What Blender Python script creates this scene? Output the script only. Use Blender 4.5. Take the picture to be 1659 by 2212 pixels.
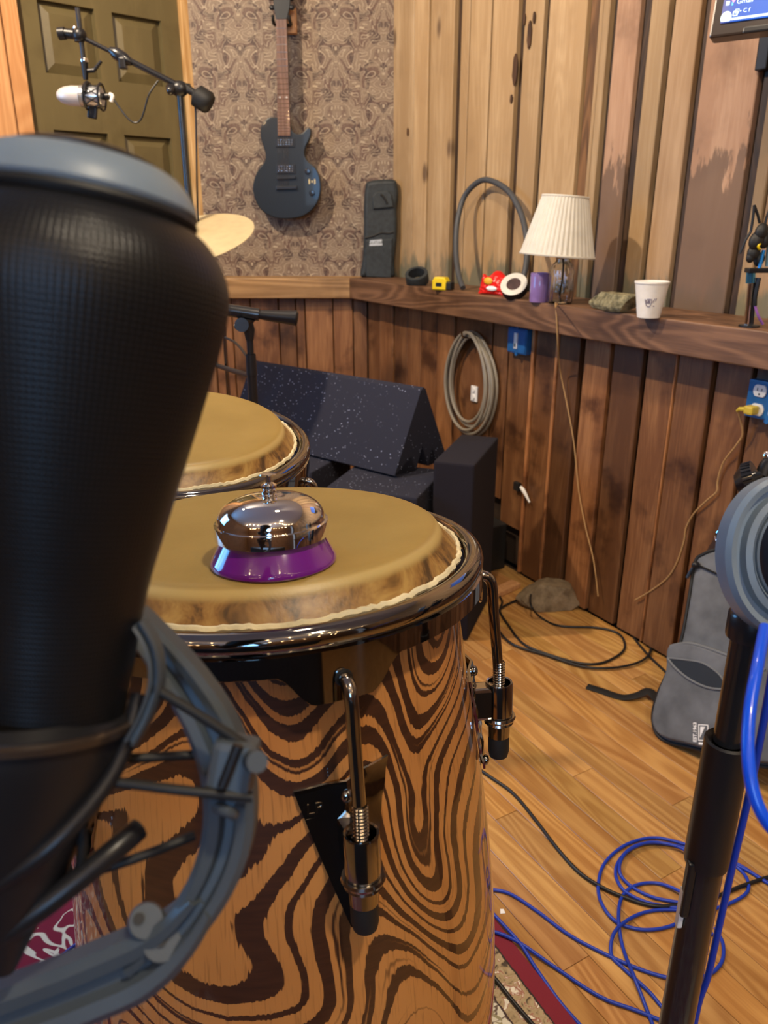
import bpy, bmesh, math, random
from mathutils import Vector as V, Matrix as M, noise as mnoise
random.seed(7)
for o in list(bpy.data.objects): bpy.data.objects.remove(o)
SC = bpy.context.scene; COL = SC.collection
PI = math.pi
# ------------------------------------------------------------------ camera
F = 1690.0; PITCH = math.radians(20.4); CAMH = 1.15; CX, CY = 829.5, 1106.0
cd = bpy.data.cameras.new('camera'); cam = bpy.data.objects.new('camera', cd); COL.objects.link(cam)
cam.location = (0, 0, CAMH); cam.rotation_euler = (PI/2 - PITCH, 0, 0)
cd.sensor_fit = 'HORIZONTAL'; cd.sensor_width = 36.0; cd.lens = F/1659*36; cd.clip_start = 0.02
cd.dof.use_dof = True; cd.dof.focus_distance = 0.74; cd.dof.aperture_fstop = (cd.lens/1000)/0.0024
SC.camera = cam
SC.view_settings.view_transform = 'Standard'; SC.view_settings.look = 'None'
SC.view_settings.gamma = 1.0; SC.view_settings.use_curve_mapping = False
SC.view_settings.exposure = 0.18
# ------------------------------------------------------------------ light
w = bpy.data.worlds.new('world'); SC.world = w; w.use_nodes = True
w.node_tree.nodes['Background'].inputs[0].default_value = (0.75, 0.80, 0.95, 1)
w.node_tree.nodes['Background'].inputs[1].default_value = 0.25
def area(name, loc, target, power, color, sx, sy, spread=180):
    l = bpy.data.lights.new(name, 'AREA'); l.energy = power; l.color = color; l.shape = 'RECTANGLE'
    l.size = sx; l.size_y = sy; l.spread = math.radians(spread)
    o = bpy.data.objects.new(name, l); COL.objects.link(o); o.location = loc
    o.rotation_euler = (V(target)-V(loc)).to_track_quat('-Z', 'Y').to_euler(); return o
def spot(name, loc, target, power, color, size, blend, rad):
    l = bpy.data.lights.new(name, 'SPOT'); l.energy = power; l.color = color
    l.spot_size = math.radians(size); l.spot_blend = blend; l.shadow_soft_size = rad
    o = bpy.data.objects.new(name, l); COL.objects.link(o); o.location = loc
    o.rotation_euler = (V(target)-V(loc)).to_track_quat('-Z', 'Y').to_euler(); return o
WARM = (1.0, 0.80, 0.58); COOL = (0.52, 0.74, 1.0)
spot('ceiling_spot', (-1.15, 1.85, 2.5), (0.0, 3.1, 1.1), 150, WARM, 150, .8, .035)
spot('ceiling_spot', (0.0, 1.1, 2.52), (0.9, 2.2, .9), 75, WARM, 140, .8, .05)
spot('ceiling_spot', (0.55, -0.2, 2.52), (0.5, 1.3, .2), 70, (1.0, .84, .62), 120, .8, .06)
area('added_cool_light', (-2.45, 1.75, 1.5), (0, 0.6, 1.0), 6, COOL, 1.0, 1.1)  # both cool lamps belong to the added, unseen windows
area('added_cool_light', (-0.3, -2.36, 1.75), (0, 0.8, 1.0), 9, COOL, 1.1, .9)

# ------------------------------------------------------------------ helpers
FW = V((0, math.cos(PITCH), -math.sin(PITCH))); UP = V((0, math.sin(PITCH), math.cos(PITCH))); RT = V((1, 0, 0)); C0 = V((0, 0, CAMH))
def ray(x, y): return FW + RT*((x-CX)/F) + UP*((CY-y)/F)
def onz(x, y, z): r = ray(x, y); return C0 + r*((z-CAMH)/r.z)
def ony(x, y, Y): r = ray(x, y); return C0 + r*(Y/r.y)
def atd(x, y, d): return C0 + ray(x, y)*d
def onpl(x, y, p, n): r = ray(x, y); return C0 + r*((V(p)-C0).dot(n)/r.dot(n))
def frame(o, z, xh=V((1, 0, 0))):
    z = V(z).normalized(); x = V(xh) - z*V(xh).dot(z); x.normalize(); y = z.cross(x)
    return M(((x.x, y.x, z.x, o[0]), (x.y, y.y, z.y, o[1]), (x.z, y.z, z.z, o[2]), (0, 0, 0, 1)))
def T(x, y, z): return M.Translation((x, y, z))
def RZ(a): return M.Rotation(a, 4, 'Z')
def RX(a): return M.Rotation(a, 4, 'X')
def RY(a): return M.Rotation(a, 4, 'Y')
def spline(pts, n=8, closed=False):
    P = [V(p) for p in pts]; out = []; N = len(P)
    rng = range(N if closed else N-1)
    for i in rng:
        if closed: a, b, c, d = P[i-1], P[i], P[(i+1) % N], P[(i+2) % N]
        else: a, b, c, d = P[max(i-1, 0)], P[i], P[i+1], P[min(i+2, N-1)]
        for k in range(n):
            t = k/n
            out.append(.5*((2*b)+(c-a)*t+(2*a-5*b+4*c-d)*t*t+(3*b-a-3*c+d)*t**3))
    if not closed: out.append(P[-1])
    return out
class MB:
    def __init__(s): s.v = []; s.f = []; s.sm = []
    def add(s, vs, fs, Mx=None, smooth=False):
        b = len(s.v)
        for p in vs: s.v.append((Mx @ V(p)) if Mx is not None else V(p))
        for f in fs: s.f.append([i+b for i in f]); s.sm.append(smooth)
        return s
    def box(s, c, d, Mx=None, bev=0.0):
        cx, cy, cz = c; a, b, h = d[0]/2, d[1]/2, d[2]/2
        if bev <= 0:
            vs = [(cx+i*a, cy+j*b, cz+k*h) for i in (-1, 1) for j in (-1, 1) for k in (-1, 1)]
            fs = [(0, 1, 3, 2), (4, 6, 7, 5), (0, 4, 5, 1), (2, 3, 7, 6), (0, 2, 6, 4), (1, 5, 7, 3)]
            return s.add(vs, fs, Mx)
        bm = bmesh.new(); bmesh.ops.create_cube(bm, size=1)
        for v in bm.verts: v.co = V((cx+v.co.x*d[0], cy+v.co.y*d[1], cz+v.co.z*d[2]))
        bmesh.ops.bevel(bm, geom=bm.edges[:], offset=bev, segments=2, profile=.6, affect='EDGES')
        bm.verts.index_update()
        s.add([v.co.copy() for v in bm.verts], [[v.index for v in f.verts] for f in bm.faces], Mx); bm.free(); return s
    def lathe(s, prof, Mx=None, n=48, a0=0, a1=2*PI, close=False, fn=None, flat=False):
        full = abs(a1-a0-2*PI) < 1e-6; m = n if full else n+1
        vs = []; P = len(prof)
        for i in range(m):
            a = a0+(a1-a0)*i/n
            for j, (r, z) in enumerate(prof):
                if fn: r, z = fn(a, r, z, j)
                vs.append((r*math.cos(a), r*math.sin(a), z))
        fs = []
        for i in range(n):
            i2 = (i+1) % m
            for j in range(P if close else P-1):
                j2 = (j+1) % P
                fs.append((i*P+j, i2*P+j, i2*P+j2, i*P+j2))
        return s.add(vs, fs, Mx, not flat)
    def tube(s, pts, r, n=8, cap=True, closed=False, Mx=None, flat=1.0, up=None):
        P = [V(p) for p in pts]; N = len(P); vs = []
        prev = V(up) if up is not None else None
        for i, p in enumerate(P):
            if closed: t = P[(i+1) % N]-P[i-1]
            else: t = P[min(i+1, N-1)]-P[max(i-1, 0)]
            if t.length < 1e-9: t = V((0, 0, 1))
            t.normalize()
            if prev is None: prev = V((0, 0, 1)) if abs(t.z) < .9 else V((1, 0, 0))
            u = prev - t*prev.dot(t)
            if u.length < 1e-6: u = t.orthogonal()
            u.normalize(); b = t.cross(u); prev = u
            rr = r(i/(N-1)) if callable(r) else r
            for k in range(n):
                a = 2*PI*k/n
                vs.append(p + u*(math.cos(a)*rr) + b*(math.sin(a)*rr*flat))
        fs = []
        for i in range(N if closed else N-1):
            j = (i+1) % N
            for k in range(n): fs.append((i*n+k, i*n+(k+1) % n, j*n+(k+1) % n, j*n+k))
        if cap and not closed: fs.append(tuple(range(n))[::-1]); fs.append(tuple((N-1)*n+k for k in range(n)))
        return s.add(vs, fs, Mx, True)
    def cyl(s, a, b, r, r2=None, n=16):
        r2 = r if r2 is None else r2; a, b = V(a), V(b)
        Mx = frame(a, b-a, (b-a).orthogonal()); L = (b-a).length
        vs = []; 
        for z, q in ((0, r), (L, r2)):
            for k in range(n): vs.append((q*math.cos(2*PI*k/n), q*math.sin(2*PI*k/n), z))
        b0 = len(s.v)
        s.add(vs, [(k, (k+1) % n, n+(k+1) % n, n+k) for k in range(n)], Mx, True)
        s.add(vs, [tuple(range(n))[::-1], tuple(range(n, 2*n))], Mx, False); return s
    def ball(s, c, r, Mx=None, n=16, sc=(1, 1, 1), fn=None):
        vs = []; m = n//2
        for i in range(m+1):
            th = PI*i/m
            for k in range(n):
                ph = 2*PI*k/n; p = V((math.sin(th)*math.cos(ph), math.sin(th)*math.sin(ph), math.cos(th)))
                q = r*(fn(p) if fn else 1)
                vs.append((c[0]+p.x*q*sc[0], c[1]+p.y*q*sc[1], c[2]+p.z*q*sc[2]))
        fs = [(i*n+k, (i+1)*n+k, (i+1)*n+(k+1) % n, i*n+(k+1) % n) for i in range(m) for k in range(n)]
        return s.add(vs, fs, Mx, True)
    def prism(s, outline, h0, h1, Mx=None, bev=0.0, seg=2):
        bm = bmesh.new(); vs = [bm.verts.new((p[0], p[1], h0)) for p in outline]
        f = bm.faces.new(vs); r = bmesh.ops.extrude_face_region(bm, geom=[f])
        for e in r['geom']:
            if isinstance(e, bmesh.types.BMVert): e.co.z = h1
        bmesh.ops.recalc_face_normals(bm, faces=bm.faces[:])
        if bev > 0:
            ed = [e for e in bm.edges if abs(e.verts[0].co.z-e.verts[1].co.z) < 1e-7]
            bmesh.ops.bevel(bm, geom=ed, offset=bev, segments=seg, profile=.5, affect='EDGES')
        bmesh.ops.triangulate(bm, faces=[f for f in bm.faces if len(f.verts) > 4])
        bm.verts.index_update()
        s.add([v.co.copy() for v in bm.verts], [[v.index for v in f.verts] for f in bm.faces], Mx); bm.free(); return s
    def build(s, name, mat, parent=None, origin=None, smooth=None):
        me = bpy.data.meshes.new(name)
        if origin is None: origin = V((0, 0, 0))
        if isinstance(origin, M): inv = origin.inverted()
        else: inv = T(*[-c for c in origin])
        me.from_pydata([tuple(inv @ p) for p in s.v], [], s.f)
        me.polygons.foreach_set('use_smooth', [bool(x) if smooth is None else smooth for x in s.sm])
        me.validate(); me.update()
        bm = bmesh.new(); bm.from_mesh(me); bmesh.ops.remove_doubles(bm, verts=bm.verts[:], dist=1e-7)
        bmesh.ops.recalc_face_normals(bm, faces=bm.faces[:]); bm.to_mesh(me); bm.free()
        if any(s.sm) and smooth is None: me.set_sharp_from_angle(angle=math.radians(38))
        if mat: me.materials.append(mat)
        o = bpy.data.objects.new(name, me); COL.objects.link(o)
        Mo = origin if isinstance(origin, M) else T(*origin)
        if parent is not None:
            o.parent = parent; o.matrix_parent_inverse = M.Identity(4)
            o.matrix_basis = PW[parent.name].inverted() @ Mo
        else: o.matrix_basis = Mo
        PW[o.name] = Mo.copy()
        return o
PW = {}
def tag(o, label=None, cat=None, group=None, kind=None):
    if label: o['label'] = label
    if cat: o['category'] = cat
    if group: o['group'] = group
    if kind: o['kind'] = kind
    return o
def thing(name, label, cat, loc=(0, 0, 0), group=None):
    o = bpy.data.objects.new(name, None); COL.objects.link(o)
    Mo = loc if isinstance(loc, M) else T(*loc)
    o.matrix_basis = Mo; PW[o.name] = Mo.copy(); o.empty_display_size = .05
    return tag(o, label, cat, group)
def text_mesh(body, size, Mx, mat, name, parent, extrude=.0003, align='CENTER', bold=0.0):
    cu = bpy.data.curves.new('txt', 'FONT'); cu.body = body; cu.size = size; cu.extrude = extrude; cu.align_x = align; cu.align_y = 'CENTER'; cu.offset = bold
    cu.resolution_u = 3
    to = bpy.data.objects.new('txt', cu); COL.objects.link(to); bpy.context.view_layer.update()
    me = bpy.data.meshes.new_from_object(to.evaluated_get(bpy.context.evaluated_depsgraph_get()))
    vs = [v.co.copy() for v in me.vertices]; fs = [list(p.vertices) for p in me.polygons]
    bpy.data.objects.remove(to); bpy.data.meshes.remove(me)
    return MB().add(vs, fs, Mx).build(name, mat, parent)
# ------------------------------------------------------------------ materials
class NT:
    def __init__(s, name):
        s.m = bpy.data.materials.new(name); s.m.use_nodes = True; s.t = s.m.node_tree; s.n = s.t.nodes
        s.b = s.n['Principled BSDF']
    def node(s, ty, ins=None, **pr):
        n = s.n.new(ty)
        for k, v in pr.items(): setattr(n, k, v)
        if ins:
            for k, v in ins.items(): s.put(n.inputs[k], v)
        return n
    def put(s, sock, v):
        if isinstance(v, bpy.types.NodeSocket): s.t.links.new(v, sock)
        elif isinstance(v, bpy.types.Node): s.t.links.new(v.outputs[0], sock)
        else:
            if isinstance(v, tuple) and len(v) == 3 and sock.type == 'RGBA': v = (*v, 1)
            sock.default_value = v
    def mth(s, op, a, b=0.0, c=0.0, clamp=False):
        n = s.n.new('ShaderNodeMath'); n.operation = op; n.use_clamp = clamp
        s.put(n.inputs[0], a); s.put(n.inputs[1], b)
        if len(n.inputs) > 2: s.put(n.inputs[2], c)
        return n.outputs[0]
    def vm(s, op, a, b=(0, 0, 0)):
        n = s.n.new('ShaderNodeVectorMath'); n.operation = op; s.put(n.inputs[0], a)
        if op == 'SCALE': s.put(n.inputs['Scale'], b)
        else: s.put(n.inputs[1], b)
        return n.outputs[0]
    def noise(s, vec, scale=5, detail=2, rough=.5, dist=0):
        n = s.node('ShaderNodeTexNoise', {'Vector': vec, 'Scale': scale, 'Detail': detail, 'Roughness': rough, 'Distortion': dist}); return n.outputs['Fac']
    def ramp(s, fac, stops, interp='LINEAR'):
        n = s.n.new('ShaderNodeValToRGB'); n.color_ramp.interpolation = interp; e = n.color_ramp.elements
        while len(e) < len(stops): e.new(.5)
        for k, (p, c) in enumerate(stops): e[k].position = p; e[k].color = (*c, 1) if len(c) == 3 else c
        s.put(n.inputs[0], fac); return n.outputs[0]
    def mix(s, fac, a, b, mode='MIX'):
        n = s.n.new('ShaderNodeMix'); n.data_type = 'RGBA'; n.blend_type = mode; n.clamp_result = False
        s.put(n.inputs[0], fac); s.put(n.inputs[6], a); s.put(n.inputs[7], b); return n.outputs[2]
    def sep(s, v):
        n = s.n.new('ShaderNodeSeparateXYZ'); s.put(n.inputs[0], v); return n.outputs
    def comb(s, x, y, z):
        n = s.n.new('ShaderNodeCombineXYZ'); s.put(n.inputs[0], x); s.put(n.inputs[1], y); s.put(n.inputs[2], z); return n.outputs[0]
    def bump(s, h, strength=.3, dist=.002):
        n = s.node('ShaderNodeBump', {'Height': h, 'Strength': strength, 'Distance': dist}); s.t.links.new(n.outputs[0], s.b.inputs['Normal'])
    def step(s, v, a, b):
        n = s.n.new('ShaderNodeMapRange'); n.interpolation_type = 'SMOOTHSTEP'
        s.put(n.inputs[0], v); s.put(n.inputs[1], a); s.put(n.inputs[2], b); return n.outputs[0]
    def obj(s): return s.node('ShaderNodeTexCoord').outputs['Object']
    def pos(s): return s.node('ShaderNodeNewGeometry').outputs['Position']
    def info(s): return s.node('ShaderNodeObjectInfo').outputs
def plain(name, col, rough=.5, metal=0.0, coat=0.0, var=.0, bump=0.0, bscale=200, emis=None, es=1.0, trans=0.0, ior=1.45, sheen=0.0):
    t = NT(name); b = t.b
    b.inputs['Roughness'].default_value = rough; b.inputs['Metallic'].default_value = metal
    b.inputs['Coat Weight'].default_value = coat; b.inputs['IOR'].default_value = ior
    b.inputs['Transmission Weight'].default_value = trans; b.inputs['Sheen Weight'].default_value = sheen
    o = t.obj(); n = t.noise(o, bscale*.15, 3)
    v = max(var, .06)
    c1 = tuple(c*(1-v) for c in col); c2 = tuple(min(1, c*(1+v)) for c in col)
    t.put(b.inputs['Base Color'], t.ramp(n, [(.3, c1), (.7, c2)]))
    if bump: t.bump(t.noise(o, bscale, 2), bump, .001)
    if emis: b.inputs['Emission Color'].default_value = (*emis, 1); b.inputs['Emission Strength'].default_value = es
    return t.m
def wood(name, dark, light, axis='Z', rough=.6, stain=None, fine=1.0, contrast=1.0, coat=0.0, knots=True, blotch=.0, bumpk=.25, cath=0.35):
    t = NT(name); o = t.obj(); inf = t.info()
    off = t.vm('SCALE', (13.1, 7.7, 5.3), t.mth('MULTIPLY', inf['Random'], 9.0))
    p = t.vm('ADD', o, off)
    sc = {'Z': (1, 1, .045), 'X': (.045, 1, 1), 'Y': (1, .045, 1)}[axis]
    sc2 = {'Z': (1, 1, .13), 'X': (.13, 1, 1), 'Y': (1, .13, 1)}[axis]
    g = t.noise(t.vm('MULTIPLY', p, sc), 260*fine, 3, .6)
    c0 = t.noise(t.vm('MULTIPLY', p, sc2), 9, 1.5, .5, .4)
    rings = t.mth('MULTIPLY_ADD', t.mth('SINE', t.mth('MULTIPLY', c0, 95.0)), .5, .5)
    big = t.noise(t.vm('MULTIPLY', p, sc2), 14, 3, .55)
    rings = t.mth('POWER', rings, 1.5)
    f = t.mth('ADD', t.mth('MULTIPLY', g, .55*contrast), t.mth('ADD', t.mth('MULTIPLY', rings, cath*contrast), t.mth('MULTIPLY', big, .5)))
    col = t.ramp(f, [(.35, dark), (.62, tuple((a+b)/2 for a, b in zip(dark, light))), (.95, light)])
    col = t.mix(1.0, col, inf['Color'], 'MULTIPLY')
    if blotch:
        bl = t.step(t.noise(p, 6, 4, .6), .5, .72)
        col = t.mix(t.mth('MULTIPLY', bl, blotch), col, t.mix(1.0, col, (.22, .16, .12), 'MULTIPLY'))
    if knots:
        vo = t.node('ShaderNodeTexVoronoi', {'Vector': t.vm('MULTIPLY', p, {'Z': (1, 1, .45), 'X': (.45, 1, 1), 'Y': (1, .45, 1)}[axis]), 'Scale': 5.0})
        k = t.mth('SUBTRACT', 1.0, t.step(vo.outputs['Distance'], .04, .11))
        col = t.mix(t.mth('MULTIPLY', k, .75), col, (.06, .03, .018))
    if stain: col = stain(t, col, p)
    t.put(t.b.inputs['Base Color'], col); t.b.inputs['Roughness'].default_value = rough
    t.b.inputs['Coat Weight'].default_value = coat; t.b.inputs['Coat Roughness'].default_value = .25
    t.bump(t.mth('ADD', t.mth('MULTIPLY', g, .6), big), bumpk, .0015)
    return t.m
def stain_upper(t, col, p):
    z = t.sep(t.pos())[2]; n = t.noise(t.vm('MULTIPLY', p, (1, 1, .35)), 16, 4, .6)
    e = t.mth('ADD', z, t.mth('MULTIPLY', t.mth('SUBTRACT', n, .5), -.36))
    k = t.mth('SUBTRACT', 1.0, t.step(e, .955, 1.03))
    return t.mix(t.mth('MULTIPLY', k, .8), col, (.115, .125, .085))
def stain_dark(t, col, p):
    z = t.sep(t.pos())[2]; n = t.noise(t.vm('MULTIPLY', p, (1, 1, .25)), 24, 4, .65)
    e = t.mth('ADD', z, t.mth('MULTIPLY', t.mth('SUBTRACT', n, .5), -.5))
    k = t.mth('SUBTRACT', 1.0, t.step(e, 1.27, 1.31))
    return t.mix(t.mth('MULTIPLY', k, .85), stain_upper(t, col, p), (.13, .078, .05))
m_up = wood('pale_board_wood', (.38, .25, .13), (.77, .59, .38), 'Z', .62, stain_upper, contrast=.42, blotch=.12, cath=.12)
m_up_dark = wood('stained_board_wood', (.34, .21, .13), (.66, .49, .34), 'Z', .65, stain_dark, contrast=.4, blotch=.4, cath=.12)
m_low = wood('aged_brown_board_wood', (.14, .058, .022), (.52, .265, .112), 'Z', .5, None, contrast=.45, blotch=.9, cath=.10)
m_gap = plain('dark_gap_wood', (.035, .02, .011), .8)
m_batten = wood('dark_batten_wood', (.05, .024, .010), (.19, .10, .045), 'Z', .6, None, knots=False)
m_floor = wood('honey_oak_wood', (.37, .172, .048), (.68, .40, .14), 'X', .34, None, contrast=.65, coat=.25, knots=False, bumpk=.12, cath=.38)
m_ledge = wood('ledge_wood', (.085, .040, .02), (.30, .155, .08), 'X', .5, None, contrast=.6, blotch=.4, cath=.4)
m_ledge2 = wood('light_ledge_wood', (.22, .115, .04), (.46, .27, .115), 'X', .5, None, contrast=.8, blotch=.3, cath=.5)
m_pine = wood('pine_trim_wood', (.50, .28, .10), (.86, .60, .30), 'Z', .5, None, contrast=.6)
m_orange = wood('orange_trim_wood', (.52, .25, .10), (.80, .46, .22), 'Z', .5, None, contrast=.5, knots=False)
m_door = wood('olive_door_paint', (.135, .108, .048), (.255, .200, .092), 'Z', .42, None, contrast=.3, knots=False, blotch=.25, cath=.1)
m_ceil = plain('pale_ceiling_paint', (.50, .50, .53), .8)
m_wallrough = wood('dim_wall_wood', (.10, .055, .03), (.30, .17, .09), 'Z', .7)
def wallpaper():
    t = NT('damask_wallpaper'); x, y, z = t.sep(t.obj())
    Pw, Ph = .372, .40
    cell = t.mth('FLOOR', t.mth('DIVIDE', x, Pw/2)); 
    u = t.mth('PINGPONG', x, Pw/4)
    # columns alternate by half a drop
    par = t.mth('MULTIPLY', t.mth('MODULO', t.mth('ADD', t.mth('FLOOR', t.mth('DIVIDE', t.mth('ADD', x, 40*Pw+Pw/4), Pw/2)), .1), 2.0), .5)
    par = t.mth('FLOOR', t.mth('MULTIPLY', par, 2.0))
    zz = t.mth('ADD', z, t.mth('MULTIPLY', par, Ph/2))
    a = t.mth('MULTIPLY', zz, 2*PI/Ph)
    R = Ph/2/PI*1.0
    p = t.comb(u, t.mth('MULTIPLY', t.mth('COSINE', a), R), t.mth('MULTIPLY', t.mth('SINE', a), R))
    n1 = t.noise(p, 15, 1.2, .5, .9)
    n2 = t.noise(p, 42, 2, .5, 1.2)
    l1 = t.mth('ABSOLUTE', t.mth('SINE', t.mth('MULTIPLY', n1, 34.0)))
    line = t.mth('SUBTRACT', 1.0, t.step(l1, .12, .34))
    l2 = t.mth('ABSOLUTE', t.mth('SINE', t.mth('MULTIPLY', n2, 22.0)))
    line2 = t.mth('MULTIPLY', t.mth('SUBTRACT', 1.0, t.step(l2, .10, .40)), .55)
    fill = t.step(n1, .46, .50); darkf = t.mth('SUBTRACT', 1.0, t.step(t.noise(p, 22, 1, .5, .5), .36, .41))
    col = t.mix(fill, (.115, .062, .042), (.205, .142, .095))
    col = t.mix(t.mth('MULTIPLY', darkf, .85), col, (.045, .018, .014))
    col = t.mix(line2, col, (.32, .25, .17)); col = t.mix(line, col, (.42, .335, .23))
    t.put(t.b.inputs['Base Color'], col); t.b.inputs['Roughness'].default_value = .6
    t.bump(t.mth('ADD', line, line2), .15, .001); return t.m
m_paper = wallpaper()
def zebra():
    t = NT('swirl_lacquer'); x, y, z = t.sep(t.obj())
    th = t.mth('ARCTAN2', y, x); s_ = t.mth('MULTIPLY', th, .17)
    p = t.comb(s_, 0.0, z)
    q = t.vm('MULTIPLY', p, (1.0, 1, 1.0))
    n0 = t.noise(q, 5.5, 0, .5); n1 = t.noise(t.vm('ADD', q, (3.3, 1.7, 9.1)), 10.0, .3, .4)
    w3 = t.noise(t.vm('ADD', q, (8, 5, 2)), 7.0, 1, .5); w4 = t.noise(t.vm('ADD', q, (1, 5, 7)), 30.0, 1, .5)
    fib = t.noise(t.vm('MULTIPLY', p, (1, 1, .06)), 420, 2, .6)
    fibc = t.noise(t.vm('MULTIPLY', p, (.12, 1, 1)), 260, 2, .6)
    ph = t.mth('ADD', t.mth('MULTIPLY', s_, 33.0), t.mth('ADD', t.mth('MULTIPLY', n0, 8.0), t.mth('MULTIPLY', t.mth('SINE', t.mth('MULTIPLY', z, 24.0)), 1.1)))
    zz = t.mth('ADD', z, t.mth('MULTIPLY', t.mth('SINE', ph), t.mth('MULTIPLY_ADD', n1, .07, .006)))
    zz = t.mth('ADD', zz, t.mth('MULTIPLY', n1, .10)); zz = t.mth('ADD', zz, t.mth('MULTIPLY', n0, .16))
    zz = t.mth('ADD', zz, t.mth('MULTIPLY', t.mth('SUBTRACT', fib, .5), .0065)); zz = t.mth('ADD', zz, t.mth('MULTIPLY', w4, .010))
    w = t.mth('SINE', t.mth('MULTIPLY', zz, 225.0)); ww = t.mth('SINE', t.mth('MULTIPLY', zz, 560.0)); w2 = t.mth('SINE', t.mth('MULTIPLY', zz, 95.0))
    wid = t.mth('MULTIPLY', t.mth('SUBTRACT', w3, .5), 1.8)
    d = t.mth('ADD', t.mth('ADD', t.mth('ADD', t.mth('MULTIPLY', w, .75), t.mth('MULTIPLY', ww, .42)), t.mth('MULTIPLY', w2, .35)), wid)
    k = t.step(d, .02, .30)
    base = t.mix(t.noise(p, 9, 2), (.46, .175, .042), (.66, .29, .078))
    base = t.mix(t.mth('MULTIPLY', t.step(fib, .52, .68), .55), base, (.30, .12, .03))
    dark = t.mix(fibc, (.022, .008, .004), (.085, .03, .012))
    t.put(t.b.inputs['Base Color'], t.mix(k, base, dark)); t.b.inputs['Roughness'].default_value = .38
    t.b.inputs['Coat Weight'].default_value = 1.0; t.b.inputs['Coat Roughness'].default_value = .04
    return t.m
m_zebra = zebra()
def skin():
    t = NT('drum_skin'); o = t.obj(); x, y, z = t.sep(o)
    r = t.mth('SQRT', t.mth('ADD', t.mth('MULTIPLY', x, x), t.mth('MULTIPLY', y, y)))
    n = t.noise(o, 7, 4, .6); fine = t.noise(o, 420, 2)
    top = t.ramp(n, [(.3, (.30, .195, .048)), (.7, (.385, .255, .070))])
    st = t.noise(t.vm('MULTIPLY', o, (1, 1, .7)), 26, 4, .7, .8)
    side = t.ramp(st, [(.38, (.070, .034, .008)), (.5, (.26, .130, .030)), (.64, (.40, .235, .062))])
    k = t.step(r, .1375, .1415)
    col = t.mix(k, top, side)
    rim = t.mth('MULTIPLY', t.step(r, .1335, .1370), t.mth('SUBTRACT', 1.0, k))  # painted highlight: a lighter ring on the shoulder of the skin
    col = t.mix(t.mth('MULTIPLY', rim, .6), col, (.60, .44, .17))
    t.put(t.b.inputs['Base Color'], col); t.b.inputs['Roughness'].default_value = .42
    t.b.inputs['Subsurface Weight'].default_value = .05; t.bump(t.mth('ADD', fine, t.mth('MULTIPLY', n, 2.0)), .18, .0006); return t.m
m_skin = skin()
m_cream = plain('rawhide_edge_cream', (.75, .66, .42), .6, bump=.5, bscale=300, var=.2)
m_chrome = plain('dark_reflection_chrome', (.30, .285, .27), .055, 1.0)  # base darkened to stand in for the dark room mirrored in it
m_chrome2 = plain('worn_chrome', (.40, .375, .34), .13, 1.0)
m_bell = plain('polished_steel', (.90, .89, .88), .045, 1.0)
m_black = plain('black_plastic', (.012, .012, .014), .35)
m_blackm = plain('black_metal', (.014, .014, .016), .28, .0, coat=.5)
m_rubber = plain('black_rubber', (.012, .012, .012), .55)
m_purple = plain('purple_enamel', (.155, .012, .235), .12, 0, coat=1.0)
m_mount = plain('grey_satin_plastic', (.062, .078, .096), .42)
m_mount2 = plain('blue_lit_grey_plastic', (.185, .235, .285), .40)  # bluish light on the mic cap is put into this colour
def grille():
    t = NT('black_mesh_grille'); o = t.obj(); x, y, z = t.sep(o)
    th = t.mth('ARCTAN2', y, x)
    a = t.mth('SINE', t.mth('MULTIPLY', th, 150.0)); b = t.mth('SINE', t.mth('MULTIPLY', z, 3600.0))
    h = t.mth('MAXIMUM', a, b); k = t.step(h, .1, .6)
    t.put(t.b.inputs['Base Color'], t.mix(k, (.003, .003, .003), (.020, .020, .022))); t.b.inputs['Metallic'].default_value = .5
    t.b.inputs['Roughness'].default_value = .38; t.bump(h, .22, .0005); return t.m
m_grille = grille()
def foam():
    t = NT('flecked_black_foam'); o = t.obj()
    vo = t.node('ShaderNodeTexVoronoi', {'Vector': o, 'Scale': 120.0, 'Randomness': 1.0}); d = vo.outputs['Distance']
    pick = t.sep(vo.outputs['Color'])[0]
    k = t.mth('MULTIPLY', t.mth('SUBTRACT', 1.0, t.step(d, .10, .22)), t.step(pick, .50, .58))
    t.put(t.b.inputs['Base Color'], t.mix(t.mth('MULTIPLY', k, t.step(t.noise(o, 9, 2), .34, .60)), (.0115, .0125, .027), (.50, .55, .75))); t.b.inputs['Roughness'].default_value = .9
    t.b.inputs['Sheen Weight'].default_value = .0; t.bump(t.noise(o, 900, 2), .5, .001); return t.m
m_foam = foam()
m_foam2 = plain('plain_black_foam', (.010, .008, .015), .95, bump=.5, bscale=700)
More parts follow.
